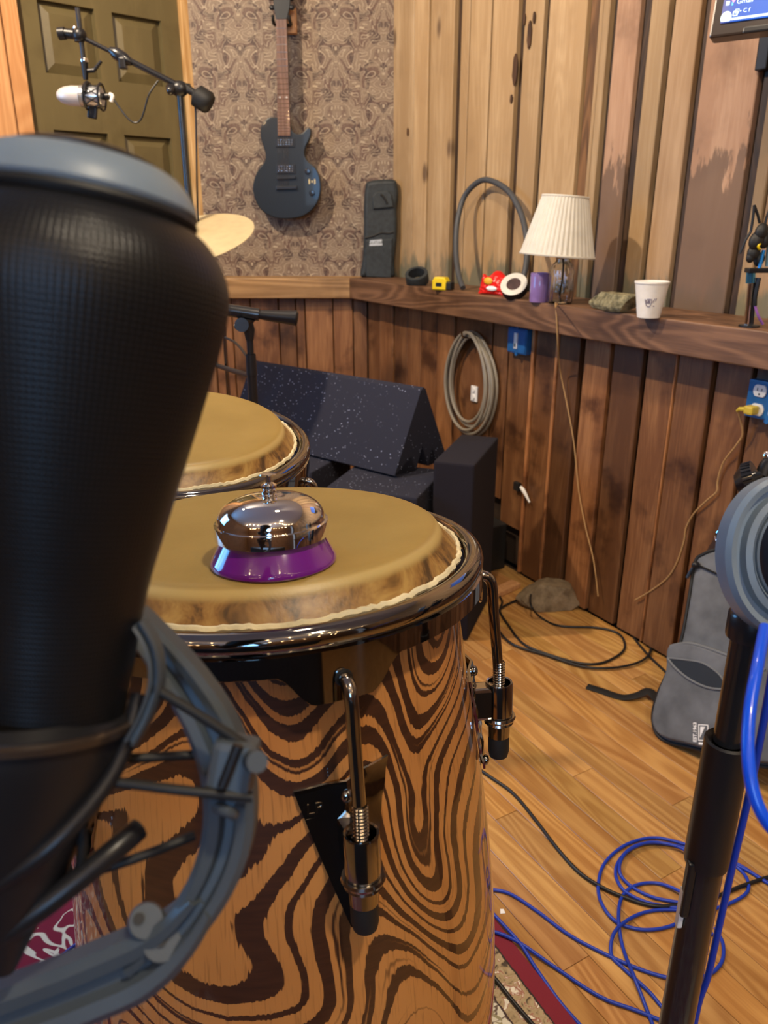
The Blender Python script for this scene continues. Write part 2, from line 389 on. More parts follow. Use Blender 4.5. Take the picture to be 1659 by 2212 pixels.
def rug():
    t = NT('woven_rug'); o = t.obj(); x, y, z = t.sep(o)     # local y = distance in from the long edge
    e = t.mth('ADD', y, t.mth('MULTIPLY', t.mth('SUBTRACT', t.noise(o, 120, 1), .5), .004))
    nb = t.noise(o, 48, 2, .5, 1.5); nc = t.noise(t.vm('ADD', o, (4, 4, 4)), 26, 2, .5, 1.6); nd = t.noise(t.vm('ADD', o, (9, 1, 4)), 60, 1, .5, .6)
    beige = t.ramp(nb, [(.30, (.07, .05, .035)), (.40, (.36, .27, .15)), (.55, (.42, .33, .20)), (.60, (.30, .10, .07)), (.66, (.74, .70, .58))], 'LINEAR')
    v1 = t.mth('SUBTRACT', 1.0, t.step(t.mth('ABSOLUTE', t.mth('SUBTRACT', nc, .5)), .012, .035))
    cream = t.mix(v1, (.66, .63, .52), (.13, .09, .07)); cream = t.mix(t.step(nd, .62, .66), cream, (.34, .13, .09)); cream = t.mix(t.mth('SUBTRACT', 1.0, t.step(nd, .34, .38)), cream, (.30, .27, .16))
    v2 = t.mth('SUBTRACT', 1.0, t.step(t.mth('ABSOLUTE', t.mth('SUBTRACT', t.noise(o, 11, 2, .55, 1.0), .5)), .012, .022))
    fl = t.step(t.noise(t.vm('ADD', o, (2, 7, 4)), 34, 2, .5, .8), .63, .66)
    mar = t.mix(t.mth('MAXIMUM', v2, fl), (.20, .012, .045), (.72, .74, .66))
    col = t.mix(t.step(e, .030, .031), (.19, .014, .030), (.03, .02, .02)); col = t.mix(t.step(e, .033, .034), col, beige)
    col = t.mix(t.step(e, .086, .087), col, (.05, .03, .03)); col = t.mix(t.step(e, .089, .090), col, cream)
    col = t.mix(t.step(e, .30, .302), col, mar)
    t.put(t.b.inputs['Base Color'], col); t.b.inputs['Roughness'].default_value = .95; t.bump(t.noise(o, 800, 2), .6, .001); return t.m
m_rug = rug()
m_blue = plain('blue_cable_jacket', (.012, .045, .42), .35)
m_blue2 = plain('bright_blue_cable_jacket', (.004, .09, .80), .30, coat=.4)
m_cable = plain('black_cable_jacket', (.012, .012, .013), .4)
m_grey = plain('grey_cordura', (.11, .116, .128), .75, var=.30, bump=.3, bscale=110)
m_grey2 = plain('light_grey_piping', (.15, .16, .17), .6)
m_brown = plain('brown_vinyl', (.050, .028, .022), .45, var=.3)
m_pouch = plain('black_nylon', (.022, .028, .032), .6, var=.3, bump=.3, bscale=400)
m_cream2 = plain('tan_cord', (.42, .25, .10), .5)
m_hank = plain('grey_beige_cable_jacket', (.27, .24, .19), .45)
m_white = plain('white_plastic', (.80, .80, .78), .35)
m_foamcup = plain('white_styrofoam', (.80, .77, .71), .7, bump=.15, bscale=300)
m_elec = plain('blue_box_plastic', (.020, .13, .36), .35, var=.15)
m_yellow = plain('yellow_plastic', (.78, .58, .01), .35)
m_yplug = plain('mustard_plug_plastic', (.50, .37, .04), .4)
m_shade = plain('pleated_ivory_fabric', (.60, .57, .49), .8, sheen=.2)
def glass():
    t = NT('cut_clear_glass'); b = t.b; b.inputs['Base Color'].default_value = (.95, .96, 1, 1); b.inputs['Transmission Weight'].default_value = 1.0
    b.inputs['Roughness'].default_value = .02; b.inputs['IOR'].default_value = 1.45
    t.bump(t.noise(t.obj(), 45, 1), .5, .004); return t.m
m_glass = glass()
def rock(name, c1, c2, sc):
    t = NT(name); o = t.obj(); n = t.noise(o, sc, 5, .65); t.put(t.b.inputs['Base Color'], t.ramp(n, [(.3, c1), (.7, c2)]))
    t.b.inputs['Roughness'].default_value = .85; t.bump(n, .7, .004); return t.m
m_rock = rock('tan_fieldstone', (.10, .068, .035), (.33, .25, .15), 22)
m_slab = rock('mossy_stone', (.045, .04, .018), (.34, .30, .17), 60)
m_red = plain('glossy_red_wrapper', (.66, .012, .010), .25, var=.15)
m_lav = plain('lavender_ceramic', (.30, .19, .46), .22, coat=.6)
m_mic = plain('silver_mic_metal', (.62, .64, .66), .25, .8)
m_brass = plain('cymbal_brass', (.82, .68, .40), .42, .55)
m_guit = plain('black_guitar_lacquer', (.006, .009, .012), .36, coat=.25)
m_fret = wood('rosewood_fretboard', (.10, .045, .03), (.24, .125, .085), 'Z', .5, None, knots=False)
m_core = plain('brown_core_card', (.06, .03, .028), .7, var=.4)
m_screen_bez = plain('dark_bezel', (.035, .024, .018), .3, coat=.4)
def screen():
    t = NT('lit_screen'); x, y, z = t.sep(t.obj())
    c = t.ramp(t.mth('MULTIPLY', x, 14.0), [(0.0, (.12, .13, .36)), (.35, (.006, .10, .55)), (1.0, (.003, .12, .62))])
    t.b.inputs['Base Color'].default_value = (.01, .01, .01, 1); t.put(t.b.inputs['Emission Color'], c); t.b.inputs['Emission Strength'].default_value = 1.15; return t.m
m_screen = screen()
m_icon = plain('lit_icon_white', (.5, .5, .5), .5, emis=(.62, .95, 1.0), es=1.0)
m_iconp = plain('lit_icon_pink', (.5, .2, .3), .5, emis=(1.0, .35, .55), es=1.0)
m_iconb = plain('lit_icon_blue', (.1, .3, .5), .5, emis=(.05, .45, 1.0), es=1.0)
m_bulb = plain('bulb_glow', (1, .6, .3), .5, emis=(1.0, .66, .32), es=130.0)
m_lampglow = plain('fixture_diffuser', (1, .9, .7), .5, emis=(1.0, .84, .62), es=9.0)
m_blueglow = plain('blue_glow_pane', (.2, .4, .8), .2, emis=(.10, .45, 1.0), es=7.0)  # blue glow for the panes of the added windows
m_paperw = plain('white_paper', (.85, .85, .85), .7)
m_ink = plain('violet_ink', (.16, .13, .20), .6)

# ------------------------------------------------------------------ room shell
U = V((.5, -.8660254, 0)); N = V((-.8660254, -.5, 0))       # right wall: along, and out into the room
KU = V((.02, 3.5, 0)); WL = V((.62, 2.205, 0))              # upper-wall corner; a point on the lower wall face
def up_pt(s, z, out=0): return KU + U*s + N*out + V((0, 0, z))
SL0 = (WL-KU).dot(U); OL = (WL-KU).dot(N)
def lo_pt(s, z, out=0): return up_pt(s, z, OL+out)
def s_up(px, py): return (onpl(px, py, KU, N)-KU).dot(U)
def s_lo(px, py): return (onpl(px, py, WL, N)-KU).dot(U)
ZL = .93; CEIL = 2.6; YB = 3.5; YBL = 3.40
SEND = 6.3
fl = MB().prism([(-2.6, 3.7), (.0, 3.7), (3.2, -1.9), (3.2, -2.5), (-2.6, -2.5)], -.06, -.012).build('floor', m_gap)
tag(fl, kind='structure')
ce = MB().prism([(-2.6, 3.7), (.2, 3.7), (3.4, -1.9), (3.4, -2.5), (-2.6, -2.5)], CEIL, CEIL+.05).build('ceiling', m_ceil); tag(ce, kind='structure')
wl = MB().box((-2.63, .6, 1.3), (.06, 6.2, 2.6)).build('wall_left', m_wallrough); tag(wl, kind='structure')
wf = MB().box((.4, -2.53, 1.3), (6.0, .06, 2.6)).build('wall_front', m_wallrough); tag(wf, kind='structure')
# floor planks run parallel with the right wall
def slab(L, Wd, H, bev=.0012):
    return [(x, y, 0 if k else 0) for x in () for y in () for k in ()]
def board_mesh(L, W, H, axis, bev=.0012):
    """12-face chamfered board, length along axis from the origin, face upwards/outwards +H"""
    a, b = W/2, W/2-bev; vs = []
    for l in (0, L):
        for (u, h) in ((-a, 0), (a, 0), (a, H-bev), (b, H), (-b, H), (-a, H-bev)): vs.append((l, u, h))
    fs = [(0, 1, 2, 3, 4, 5)[::-1], (6, 7, 8, 9, 10, 11)] + [(i, (i+1) % 6, 6+(i+1) % 6, 6+i) for i in range(6)]
    return vs, fs
FD = U.copy(); FN = V((-FD.y, FD.x, 0))     # along the plank / across
PWd = .058
fo = V((.2, 2.2, 0)); cnt = 0
for row in range(-15, 17):
    s = -1.5 - random.random()*.9
    while s < 2.2:
        L = random.uniform(.65, 1.5)
        mid = fo + FD*(s+L/2) + FN*(row*PWd)
        ends = [fo + FD*q + FN*(row*PWd) for q in (s, s+L)]
        if max(e.y for e in ends) > .35 and min(e.y for e in ends) < 3.3 and (mid-WL).dot(N) > -.01 and -1.6 < mid.x < 1.5:
            e0 = fo+FD*(s+.0006)+FN*(row*PWd)
            Mo = M(((FD.x, FN.x, 0, e0.x), (FD.y, FN.y, 0, e0.y), (0, 0, 1, -.014), (0, 0, 0, 1)))
            vs, fs = board_mesh(L-.0012, PWd-.0009, .014+random.uniform(-.0003, .0), 'X', .0008)
            o = MB().add(vs, fs, Mo).build('plank', m_floor, fl, Mo)
            v = random.uniform(.80, 1.12); o.color = (v, v*random.uniform(.94, 1.03), v*random.uniform(.85, 1.05), 1); cnt += 1
        s += L
rest = MB()
for q in range(60):
    pass
rf = MB().prism([(-2.6, .95), (-.95, .95), (-.95, .36), (3.2, .36), (3.2, -1.9), (3.2, -2.5), (-2.6, -2.5)], -.012, -.002).build('floor_remainder', m_floor, fl)
rf['kind'] = 'stuff'
rf2 = MB().prism([(-2.6, 3.6), (-1.3, 3.6), (-.62, 2.2), (-.95, .95), (-2.6, .95)], -.012, -.002).build('floor_remainder', m_floor, fl)
rf2['kind'] = 'stuff'
# walls: backing
wb = MB().box((-.9, YB+.05, 1.3), (2.4, .06, 2.6)).build('wall_back', m_gap); tag(wb, kind='structure')
mb = MB(); c = up_pt(SEND/2-.2, 1.3, -.05); Mr = M(((U.x, N.x, 0, c.x), (U.y, N.y, 0, c.y), (0, 0, 1, c.z), (0, 0, 0, 1)))
mb.box((0, 0, 0), (SEND+.6, .06, 2.6), Mr)
c = lo_pt(SEND/2+.05, .43, -.06); Mr2 = M(((U.x, N.x, 0, c.x), (U.y, N.y, 0, c.y), (0, 0, 1, c.z), (0, 0, 0, 1)))
mb.box((0, 0, 0), (SEND, .06, .84), Mr2)
wr = mb.build('wall_right', m_gap); tag(wr, kind='structure')
wp = MB().box((0, 0, 0), (1, 1, 1))
X0 = ony(432, 300, YB).x
wp = MB().box(((X0+.03)/2, YB-.006, (CEIL+ZL)/2), (.03-X0+.02, .03, CEIL-ZL)).build('wallpaper_panel', m_paper, wb, V((X0, YB, 0)))
def vboard(parent, base, along, outn, w, z0, z1, thick, mat, colr, name='board', bev=.0022):
    """vertical board; base = point on face plane at z=0, centre of board"""
    Mo = M(((0, along.x, outn.x, base.x), (0, along.y, outn.y, base.y), (1, 0, 0, z0), (0, 0, 0, 1)))
    vs, fs = board_mesh(z1-z0, w, thick, 'Z', bev)
    Mw = M(((along.x, outn.x, 0, base.x), (along.y, outn.y, 0, base.y), (0, 0, 1, z0), (0, 0, 0, 1)))
    o = MB().add(vs, fs, Mo).build(name, mat, parent, Mw); o.color = (*colr, 1); return o
# upper right wall boards (px edges read on the row y=346), tone, stain flag, kind
UB = [(840, 848, .5, 'd'), (848, 891, .95, 'p'), (893, 923, 1.12, 'p'), (925, 974, .98, 'p'), (975, 985, .30, 'g'), (986, 1004, .95, 'p'), (1006, 1049, 1.0, 'p'),
      (1051, 1103, 1.02, 'p'), (1104, 1113, .34, 'g'), (1115, 1155, .93, 'p'), (1157, 1163, .3, 'g'), (1165, 1243, 1.03, 'p'), (1245, 1263, .5, 'b'), (1265, 1275, .85, 'p'), (1276, 1291, .80, 'p'),
      (1292, 1299, .3, 'g'), (1301, 1351, .78, 's'), (1353, 1371, .34, 'g'), (1373, 1411, .82, 'p'), (1413, 1417, .3, 'g'), (1419, 1475, .86, 'q'), (1477, 1489, .3, 'g'), (1491, 1612, .84, 's'), (1614, 1634, .3, 'g'), (1636, 1665, .8, 'p'), (1667, 1720, .8, 'q')]
for (a, b, tone, k) in UB:
    s0, s1 = s_up(a, 346), s_up(b, 346)
    wdt = (s1-s0); mid = up_pt((s0+s1)/2, 0, -.019)
    th = .019+random.uniform(-.003, .004); mat = m_up; col_ = (tone, tone*.98, tone*.92)
    if k in 'gd': th = .004; mat = m_batten; col_ = (.30, .28, .25)
    if k == 'b': th = .008; mat = m_batten; col_ = (1.1, 1.0, .8)
    if k == 's': mat = m_up_dark; col_ = (1.0, .92, .88)
    if k == 'q': col_ = (tone, tone*.93, tone*.9)
    vboard(wr, mid, U, N, wdt-(.0045 if k in 'psq' else 0), ZL-.01, CEIL, th, mat, col_, 'batten' if k in 'gdb' else 'board')
s = s_up(1720, 346)
while s < SEND-.3:
    wdt = random.uniform(.10, .17); mid = up_pt(s+wdt/2, 0, -.019); tn = random.uniform(.7, 1.0)
    vboard(wr, mid, U, N, wdt-.006, ZL-.01, CEIL, .019, m_up, (tn, tn*.95, tn*.9)); s += wdt
def knot(px, py, w_, h_):
    p = onpl(px, py, KU+N*.0035, N); Mx = M(((U.x, 0, N.x, p.x), (U.y, 0, N.y, p.y), (0, 1, 0, p.z), (0, 0, 0, 1)))
    MB().prism([(w_*math.cos(q*PI/8)*(1+.15*math.sin(q*2.3)), h_*math.sin(q*PI/8)) for q in range(16)], -.004, .0008, Mx, .0004).build('knot', m_batten, wr).color = (.45, .38, .35, 1)
for q in ((1104, 214, .006, .013), (1143, 75, .009, .038), (880, 285, .005, .014), (1132, 42, .005, .016), (1153, 38, .005, .016), (1112, 150, .012, .045)): knot(*q)
# lower right wall boards (px edges on the row y=770)
LB = [(795, 821, .95), (822, 850, 1.25), (851, 879, .95), (880, 909, 1.1), (910, 943, 1.2), (944, 981, 1.35), (983, 1060, 1.15), (1063, 1096, 1.0), (1098, 1147, .95), (1148, 1155, 2.4), (1157, 1199, 1.0), (1200, 1207, 2.2), (1208, 1253, .62),
      (1263, 1319, 1.55), (1323, 1388, .72), (1397, 1461, 1.15), (1463, 1467, 2.3), (1469, 1545, .95), (1553, 1632, 1.05), (1640, 1730, .7)]
for (a, b, tone) in LB:
    s0, s1 = s_lo(a, 770), s_lo(b, 770); mid = lo_pt((s0+s1)/2, 0, -.019)
    th = .019+random.uniform(-.003, .004)
    zb = .012
    if a == 1098: zb = .16
    if a in (1063,): zb = .24
    if a in (983,): zb = .2
    vboard(wr, mid, U, N, (s1-s0)-.003, zb, ZL-.08, th if tone < 2 else .024, m_low, (tone, tone*.96, tone*.9))
s = s_lo(1730, 770)
while s < SEND-.2:
    wdt = random.uniform(.09, .13); mid = lo_pt(s+wdt/2, 0, -.019); tn = random.uniform(.6, 1.2)
    vboard(wr, mid, U, N, wdt-.007, .012, ZL-.08, .019, m_low, (tn, tn, tn)); s += wdt
# lower back wall boards
x = -1.0
BB = [461, 502, 543, 603, 640, 660, 720, 763, 794]
for i in range(len(BB)-1):
    xa, xb = ony(BB[i], 700, YBL).x, ony(BB[i+1], 700, YBL).x; tone = random.uniform(.8, 1.4)
    vboard(wb, V(((xa+xb)/2, YBL+.019, 0)), V((-1, 0, 0)), V((0, -1, 0)), (xb-xa)-.004, .012, ZL-.08, .019+random.uniform(-.002, .003), m_low, (tone, tone*.97, tone*.92))
xb = ony(461, 700, YBL).x
while xb > -1.02:
    wdt = random.uniform(.09, .13); tone = random.uniform(.7, 1.1)
    vboard(wb, V((xb-wdt/2, YBL+.019, 0)), V((-1, 0, 0)), V((0, -1, 0)), wdt-.004, .012, ZL-.08, .019, m_low, (tone, tone, tone)); xb -= wdt
MB().box((-.45, YBL+.05, .43), (1.05, .05, .84)).build('backing_panel', m_gap, wb)
# ledge
YF = 3.345; LF = .218                                      # front edges
cx = .0; P1 = V((-.165, YF, 0)); back = KU+V((0, 0, 0))
# where the back edge and right edge fronts meet
t_ = (YF-(KU+N*LF).y)/U.y; PJ = KU+N*LF+U*t_
lb = MB().prism([(-1.02, YF), (PJ.x, PJ.y), (KU.x, YB), (-1.02, YB)], ZL-.08, ZL, None, .003).build('trim_1', m_ledge2, None, V((-1, YF, ZL))); tag(lb, kind='structure')
E0 = KU+U*SEND; e1 = E0+N*LF
Ml = M(((U.x, N.x, 0, PJ.x), (U.y, N.y, 0, PJ.y), (0, 0, 1, ZL), (0, 0, 0, 1))); Mi = Ml.inverted()
lr = MB().prism([tuple((Mi @ V((q.x, q.y, ZL))).xy) for q in (PJ+U*.0015, KU+U*.0015, E0, e1)], -.08, 0, Ml, .003).build('trim_2', m_ledge, None, Ml); tag(lr, kind='structure')
for z_ in (0,):
    bl = MB(); L_ = 2.6; a_ = lo_pt(.0, 0, 0)
# baseboard strip peeping out near the rock
# ------------------------------------------------------------------ door wall (angled)
PA = V((X0, YB, 0)); qa = ony(22, 100, 3.02); DD = (V((qa.x, qa.y, 0))-PA); DL = DD.length; DD.normalize(); DN = V((-DD.y, DD.x, 0))
if DN.y > 0: DN = -DN
def d_s(px, py): return (onpl(px, py, PA, DN)-PA).dot(DD)
def d_z(px, py): return onpl(px, py, PA, DN).z
Md = M(((DD.x, DN.x, 0, PA.x), (DD.y, DN.y, 0, PA.y), (0, 0, 1, 0), (0, 0, 0, 1)))     # local x along the wall (to the left), y into room
sr = d_s(393, 100); sl = d_s(46, 100)
dr = MB(); 
dw = sl-sr
frame_y = -.03
rails = []
def dbox(m_, s0, s1, z0, z1, y0, y1, bev=0.0): m_.box(((s0+s1)/2, (y0+y1)/2, (z0+z1)/2), (abs(s1-s0), abs(y1-y0), abs(z1-z0)), Md, bev)
dbox(dr, sr-.0, sl, .01, 2.05, -.06, -.035)
door = dr.build('door_1', m_door); tag(door, kind='structure')
pz_low_top = d_z(300, 293); pz_up_bot = d_z(300, 180)
pl = [(d_s(364, 200), d_s(262, 200)), (d_s(226, 200), d_s(108, 200))]
rl = MB()
zs = [(0.02, .18), (pz_low_top, pz_up_bot), (1.86, 2.05)]
for (za, zb) in zs: dbox(rl, sr, sl, za, zb, -.035, -.012, 0)
for (sa, sb) in ((sr, pl[0][0]), (pl[0][1], pl[1][0]), (pl[1][1], sl)): dbox(rl, sa, sb, .02, 2.05, -.035, -.0118, 0)
rl.build('stile_frame', m_door, door)
for (sa, sb) in pl:
    for (za, zb) in ((.18, pz_low_top), (pz_up_bot, 1.86)):
        m_ = MB(); a_, b_ = sa+.004, sb-.004; i_ = .035
        o1 = [(a_, za), (b_, za), (b_, zb), (a_, zb)]; o2 = [(a_+i_, za+i_), (b_-i_, za+i_), (b_-i_, zb-i_), (a_+i_, zb-i_)]
        vs = [(q[0], -.034, q[1]) for q in o1]+[(q[0], -.020, q[1]) for q in o2]
        m_.add(vs, [(0, 1, 5, 4), (1, 2, 6, 5), (2, 3, 7, 6), (3, 0, 4, 7), (4, 5, 6, 7)], Md); m_.build('door_panel', m_door, door)
t3 = MB(); dbox(t3, d_s(430, 150)+.0, sr-.002, 0.0, 2.3, -.06, .012, .003); tag(t3.build('trim_3', m_pine), kind='structure')
t4 = MB(); dbox(t4, sl+.002, sl+.065, 0, 2.3, -.06, .02, .003); tag(t4.build('trim_4', m_orange), kind='structure')
t5 = MB(); dbox(t5, sl+.067, sl+.16, 0, 2.3, -.06, .035, .003); tag(t5.build('trim_5', m_orange), kind='structure')
t6 = MB(); dbox(t6, sr-.05, sl+.07, 2.055, 2.14, -.06, .012, .003); tag(t6.build('trim_6', m_pine), kind='structure')
wd = MB(); dbox(wd, -.02, sl+1.2, 2.15, CEIL, -.12, -.06); dbox(wd, sl+.16, sl+1.5, 0, CEIL, -.12, -.0); dbox(wd, -.02, sl+.2, 0, CEIL, -.16, -.12)
tag(wd.build('wall_door', m_wallrough), kind='structure')
# unseen windows with glowing panes, added for blue light and chrome reflections
def added_window(name, c, wx, wz, nrm):
    nrm = V(nrm); al = V((-nrm.y, nrm.x, 0)); Mx = M(((al.x, nrm.x, 0, c[0]), (al.y, nrm.y, 0, c[1]), (0, 0, 1, c[2]), (0, 0, 0, 1)))
    r = MB()
    for sx in (-1, 0, 1): r.box((sx*wx/2, .02, 0), (.05, .04, wz+.05), Mx, .004)
    for sz in (-1, 1): r.box((0, .02, sz*wz/2), (wx, .04, .05), Mx, .004)
    f_ = r.build(name, m_pine); tag(f_, kind='structure')
    MB().box((0, .006, 0), (wx, .006, wz), Mx).build('pane', m_blueglow, f_)
added_window('added_window_1', (-2.59, 1.75, 1.5), 1.3, 1.2, (1, 0, 0)); added_window('added_window_2', (-.3, -2.49, 1.75), 1.0, .8, (0, 1, 0))
cl = thing('string_lights', 'unseen warm festoon string of round bulbs, added behind the camera for chrome dots', 'lights', (0, 0, 2.45))  # unseen bulbs put in for warm fill and dots in the chrome
wire = []; 
for i in range(15):
    x_ = -1.9+i*.28; y_ = -.9+.25*math.sin(i*.9); wire.append((x_, y_, 2.50-.05*(i % 2)))
MB().tube(spline(wire, 4), .003, 6).build('wire', m_cable, cl)
for i in range(15):
    wire.append((1.9-i*.28, -1.9+.2*math.sin(i*1.3), 2.15-.06*(i % 2)))
MB().tube(spline(wire[15:], 4), .003, 6).build('wire', m_cable, cl)
for q in wire: MB().ball((q[0], q[1], q[2]-.035), .017).build('bulb', m_bulb, cl)

cab = thing('added_dark_cabinet', 'added unseen black cabinet behind the viewpoint, a dark shape for the chrome', 'amplifier', (-.1, -.55, 0))  # unseen, added so the drum chrome mirrors something dark
MB().box((-.1, -.70, .41), (1.3, .34, .78), None, .012).build('cabinet_body', m_rubber, cab)
MB().box((-.1, -.525, .38), (1.2, .012, .62), None, .004).build('speaker_cloth', m_pouch, cab)
for sx in (-.6, .4): MB().box((sx, -.70, .010), (.05, .3, .020)).build('cabinet_foot', m_black, cab)
# ------------------------------------------------------------------ rug
ra, rb = onz(1060, 1972, .006), onz(1248, 2212, .006)
rd = (rb-ra).normalized(); rn = V((rd.y, -rd.x, 0))
if rn.x > 0: rn = -rn
Mg = M(((rd.x, rn.x, 0, ra.x), (rd.y, rn.y, 0, ra.y), (0, 0, 1, 0), (0, 0, 0, 1)))
tag(MB().prism([(-.62, 0), (1.12, 0), (1.12, 1.5), (-.62, 1.5)], 0.0, .006, Mg, .002).build('rug', m_rug, None, Mg), 'maroon bordered oriental rug under the drums', 'rug')

# ------------------------------------------------------------------ congas
def conga(c, nx, ny, label, tab0, nt=6, k=1.0, rot0=0.0):
    Mx = frame(c, V((nx, ny, 1.0))); Mx = Mx @ RZ(rot0)
    t = thing('conga_drum', label, 'drum', Mx, 'conga drums')
    prof = [(.0005, 0), (.06, .0), (.11, 0), (.129, -.0002), (.1335, -.0012), (.1370, -.0035), (.1395, -.0075), (.143, -.0125), (.1475, -.0175), (.1522, -.022)]
    MB().lathe(prof, Mx, 128).build('drum_head', m_skin, t, Mx)
    rng = random.Random(3); wob = [rng.uniform(-1, 1) for _ in range(240)]
    def cf(a, r, z, j):
        i = int(a/(2*PI)*240) % 240; return r+wob[i]*.0007, z+wob[(i*7) % 240]*.0009
    pr_ = [(.1528+.0022*math.cos(q*PI/3), -.0215+.0026*math.sin(q*PI/3)) for q in range(6)]
    MB().lathe(pr_, Mx, 240, close=True, fn=cf).build('rawhide_edge', m_cream, t, Mx)
    # chrome rim: rolled bead + skirt that drops into tabs
    tabs = [tab0+i*2*PI/nt for i in range(nt)]
    def drop(a):
        d = min(abs((a-q+PI) % (2*PI)-PI) for q in tabs)*.17
        x_ = max(0, min(1, (d-.0180)/.024)); x_ = x_*x_*(3-2*x_)
        return -.0475-.0215*(1-x_)
    pb = []
    for q in range(13):
        a = PI*1.02-q*(PI*1.32)/12; pb.append((.1640+.0078*math.cos(a)*1.0, -.0265+.0078*math.sin(a)))
    body = pb+[(.1712, -.034), (.1714, -.040), (.1714, 0), (.1700, -1), (.1690, -2), (.1690, -.040), (.1565, -.034), (.1560, -.0265)]
    nb = len(pb)
    def rf_(a, r, z, j):
        if j in (nb+2, nb+3, nb+4): return r, drop(a)+(.0006 if j == nb+2 else (-.0004 if j == nb+3 else .0006))
        return r, z
    MB().lathe(body, Mx, 288, close=True, fn=rf_).build('chrome_rim', m_chrome, t, Mx)
    # shell
    sp = [(.149, -.030), (.150, -.05), (.1585, -.12), (.1690, -.20), (.1775, -.28), (.1825, -.36), (.1825, -.44), (.176, -.52), (.166, -.60), (.150, -.68), (.136, -.74), (.134, -.75), (.126, -.75), (.126, -.72), (.150, -.60), (.170, -.44), (.170, -.36), (.150, -.2), (.142, -.06), (.142, -.030)]
    cs = spline([(a, 0, b) for a, b in sp[:11]], 5)
    prof = [(p.x, p.z) for p in cs]+sp[11:]
    MB().lathe(prof, Mx, 128, close=True).build('shell', m_zebra, t, Mx)
    def shr(z):
        for i in range(len(cs)-1):
            if cs[i].z >= z >= cs[i+1].z: return cs[i].x
        return .17
    for q in tabs:
        A = Mx @ RZ(q)
        # hook from the tab hole down to the socket;   local x = outwards, z = up
        zs_ = -.17; rs = shr(zs_)+.0245
        hole = MB().cyl(A @ V((.1705, 0, -.0535)), A @ V((.1716, 0, -.0535)), .0058, .0058, 20).build('hook_hole', m_rubber, t)
        rod = spline([(.168, 0, -.055), (.1755, 0, -.0535), (.1810, 0, -.057), (.1835, 0, -.065), (.1850, 0, -.09), (rs-.001, 0, -.13), (rs+.0007, 0, -.160)], 5)
        hook = MB().tube(rod, .0045, 14, Mx=A).build('tension_hook', m_chrome2, t)
        mt = MB()
        for i in range(12): mt.lathe([(.0046, -.0009), (.0054, 0), (.0046, .0009), (.004, 0)], A @ T(rs+.0004, 0, -.133-i*.0024), 14, close=True)
        mt.build('screw_thread', m_chrome2, hook)
        # socket, open cup
        Ms = A @ T(rs+.0006, 0, -.1555)
        s_ = MB(); s_.lathe([(.0098, .004), (.0113, .0045), (.0118, .003), (.0118, -.026), (.0105, -.027), (.0105, .0), (.0098, .0)], Ms, 28, close=True)
        s_.build('socket', m_chrome2, t)
        s2 = MB(); s2.box((-.017, 0, -.013), (.026, .0165, .030), Ms, .003); s2.build('socket_bracket', m_chrome2, t)
        nut = MB().lathe([(.004, -.0265), (.0138, -.0265), (.0146, -.0285), (.0138, -.0305), (.0118, -.031), (.0128, -.0335), (.0100, -.036), (.0095, -.047), (.004, -.048)], Ms, 28).build('tension_nut', m_chrome2, t)
        MB().lathe([(.0015, -.046), (.0088, -.0465), (.0092, -.049), (.0092, -.062), (.008, -.067), (.004, -.069), (.0005, -.0695)], Ms, 24).build('rubber_tip', m_rubber, nut)
        # triangular side plate bent about its middle, standing off the shell
        pts = [(-.040, -.119), (-.012, -.1165), (.0, -.118), (.012, -.114), (.040, -.105), (.0375, -.112), (.012, -.222), (.007, -.243), (-.003, -.243), (-.010, -.228), (-.036, -.128)]
        vs = []
        pm = MB()
        def on(u, z, o): 
            r_ = shr(max(z, -.7))+.0015+o; a = u/.175; return (r_*math.cos(a), r_*math.sin(a), z)
        rows = 12; cols = 10
        for lay, off in ((0, .0002), (1, .0022)):
            for i in range(rows+1):
                tt = i/rows
                zl = -.131+(-.232+.131)*tt; 
                ul = -.036+(.031)*tt; ur = .036-(.031)*tt
                for j in range(cols+1):
                    u_ = ul+(ur-ul)*j/cols; z_ = zl+(1-tt)*(.008*(j/cols)**1.5) - (1-tt)*.001
                    rid = .0045*max(0, 1-abs(u_)/.013)
                    vs.append(on(u_, z_, off+rid))
        S = (rows+1)*(cols+1); fs = []
        for lay in (0, 1):
            for i in range(rows):
                for j in range(cols):
                    b_ = lay*S+i*(cols+1)+j; fs.append((b_, b_+1, b_+cols+2, b_+cols+1))
        def edge(a_, b_): fs.append((a_, b_, b_+S, a_+S))
        for j in range(cols): edge(j, j+1); edge(rows*(cols+1)+j, rows*(cols+1)+j+1)
        for i in range(rows): edge(i*(cols+1), (i+1)*(cols+1)); edge(i*(cols+1)+cols, (i+1)*(cols+1)+cols)
        pm.add(vs, fs, A, True); plate = pm.build('side_plate', m_chrome, t)
        for u_, z_ in ((0.0, -.139), (0.0, -.226)):
            p_ = on(u_, z_, .006); MB().ball(p_, .0048, A, 14, (.7, 1, 1)).build('bolt_head', m_chrome2, plate)
        pz = on(-.0225, -.1455, .0026); az = -.0225/.175
        Mt = A @ T(*pz) @ RZ(az) @ RY(PI/2+.0) @ RZ(PI/2)
        text_mesh('LP', .0115, Mt, m_chrome2, 'plate_emblem', plate, .0004)
        MB().box((0, -.0065, 0), (.013, .0009, .0008), Mt).build('emblem_underline', m_chrome2, plate)
    # steel stand legs that carry the drum
    for i in range(3):
        a = rot_leg[i]; R1 = .137; top = Mx @ V((R1*math.cos(a), R1*math.sin(a), -.745)); foot = V((c[0]+.15*math.cos(a)-nx*.8, c[1]+.15*math.sin(a)-ny*.8, .0165))
        lg_ = MB().tube(spline([top+V((0, 0, .02)), top, (top+foot)/2, foot], 6), .011, 12).build('stand_leg', m_blackm, t)
        MB().ball(foot, .016, None, 12, (1, 1, .6)).build('rubber_foot', m_rubber, lg_)
    return t, Mx
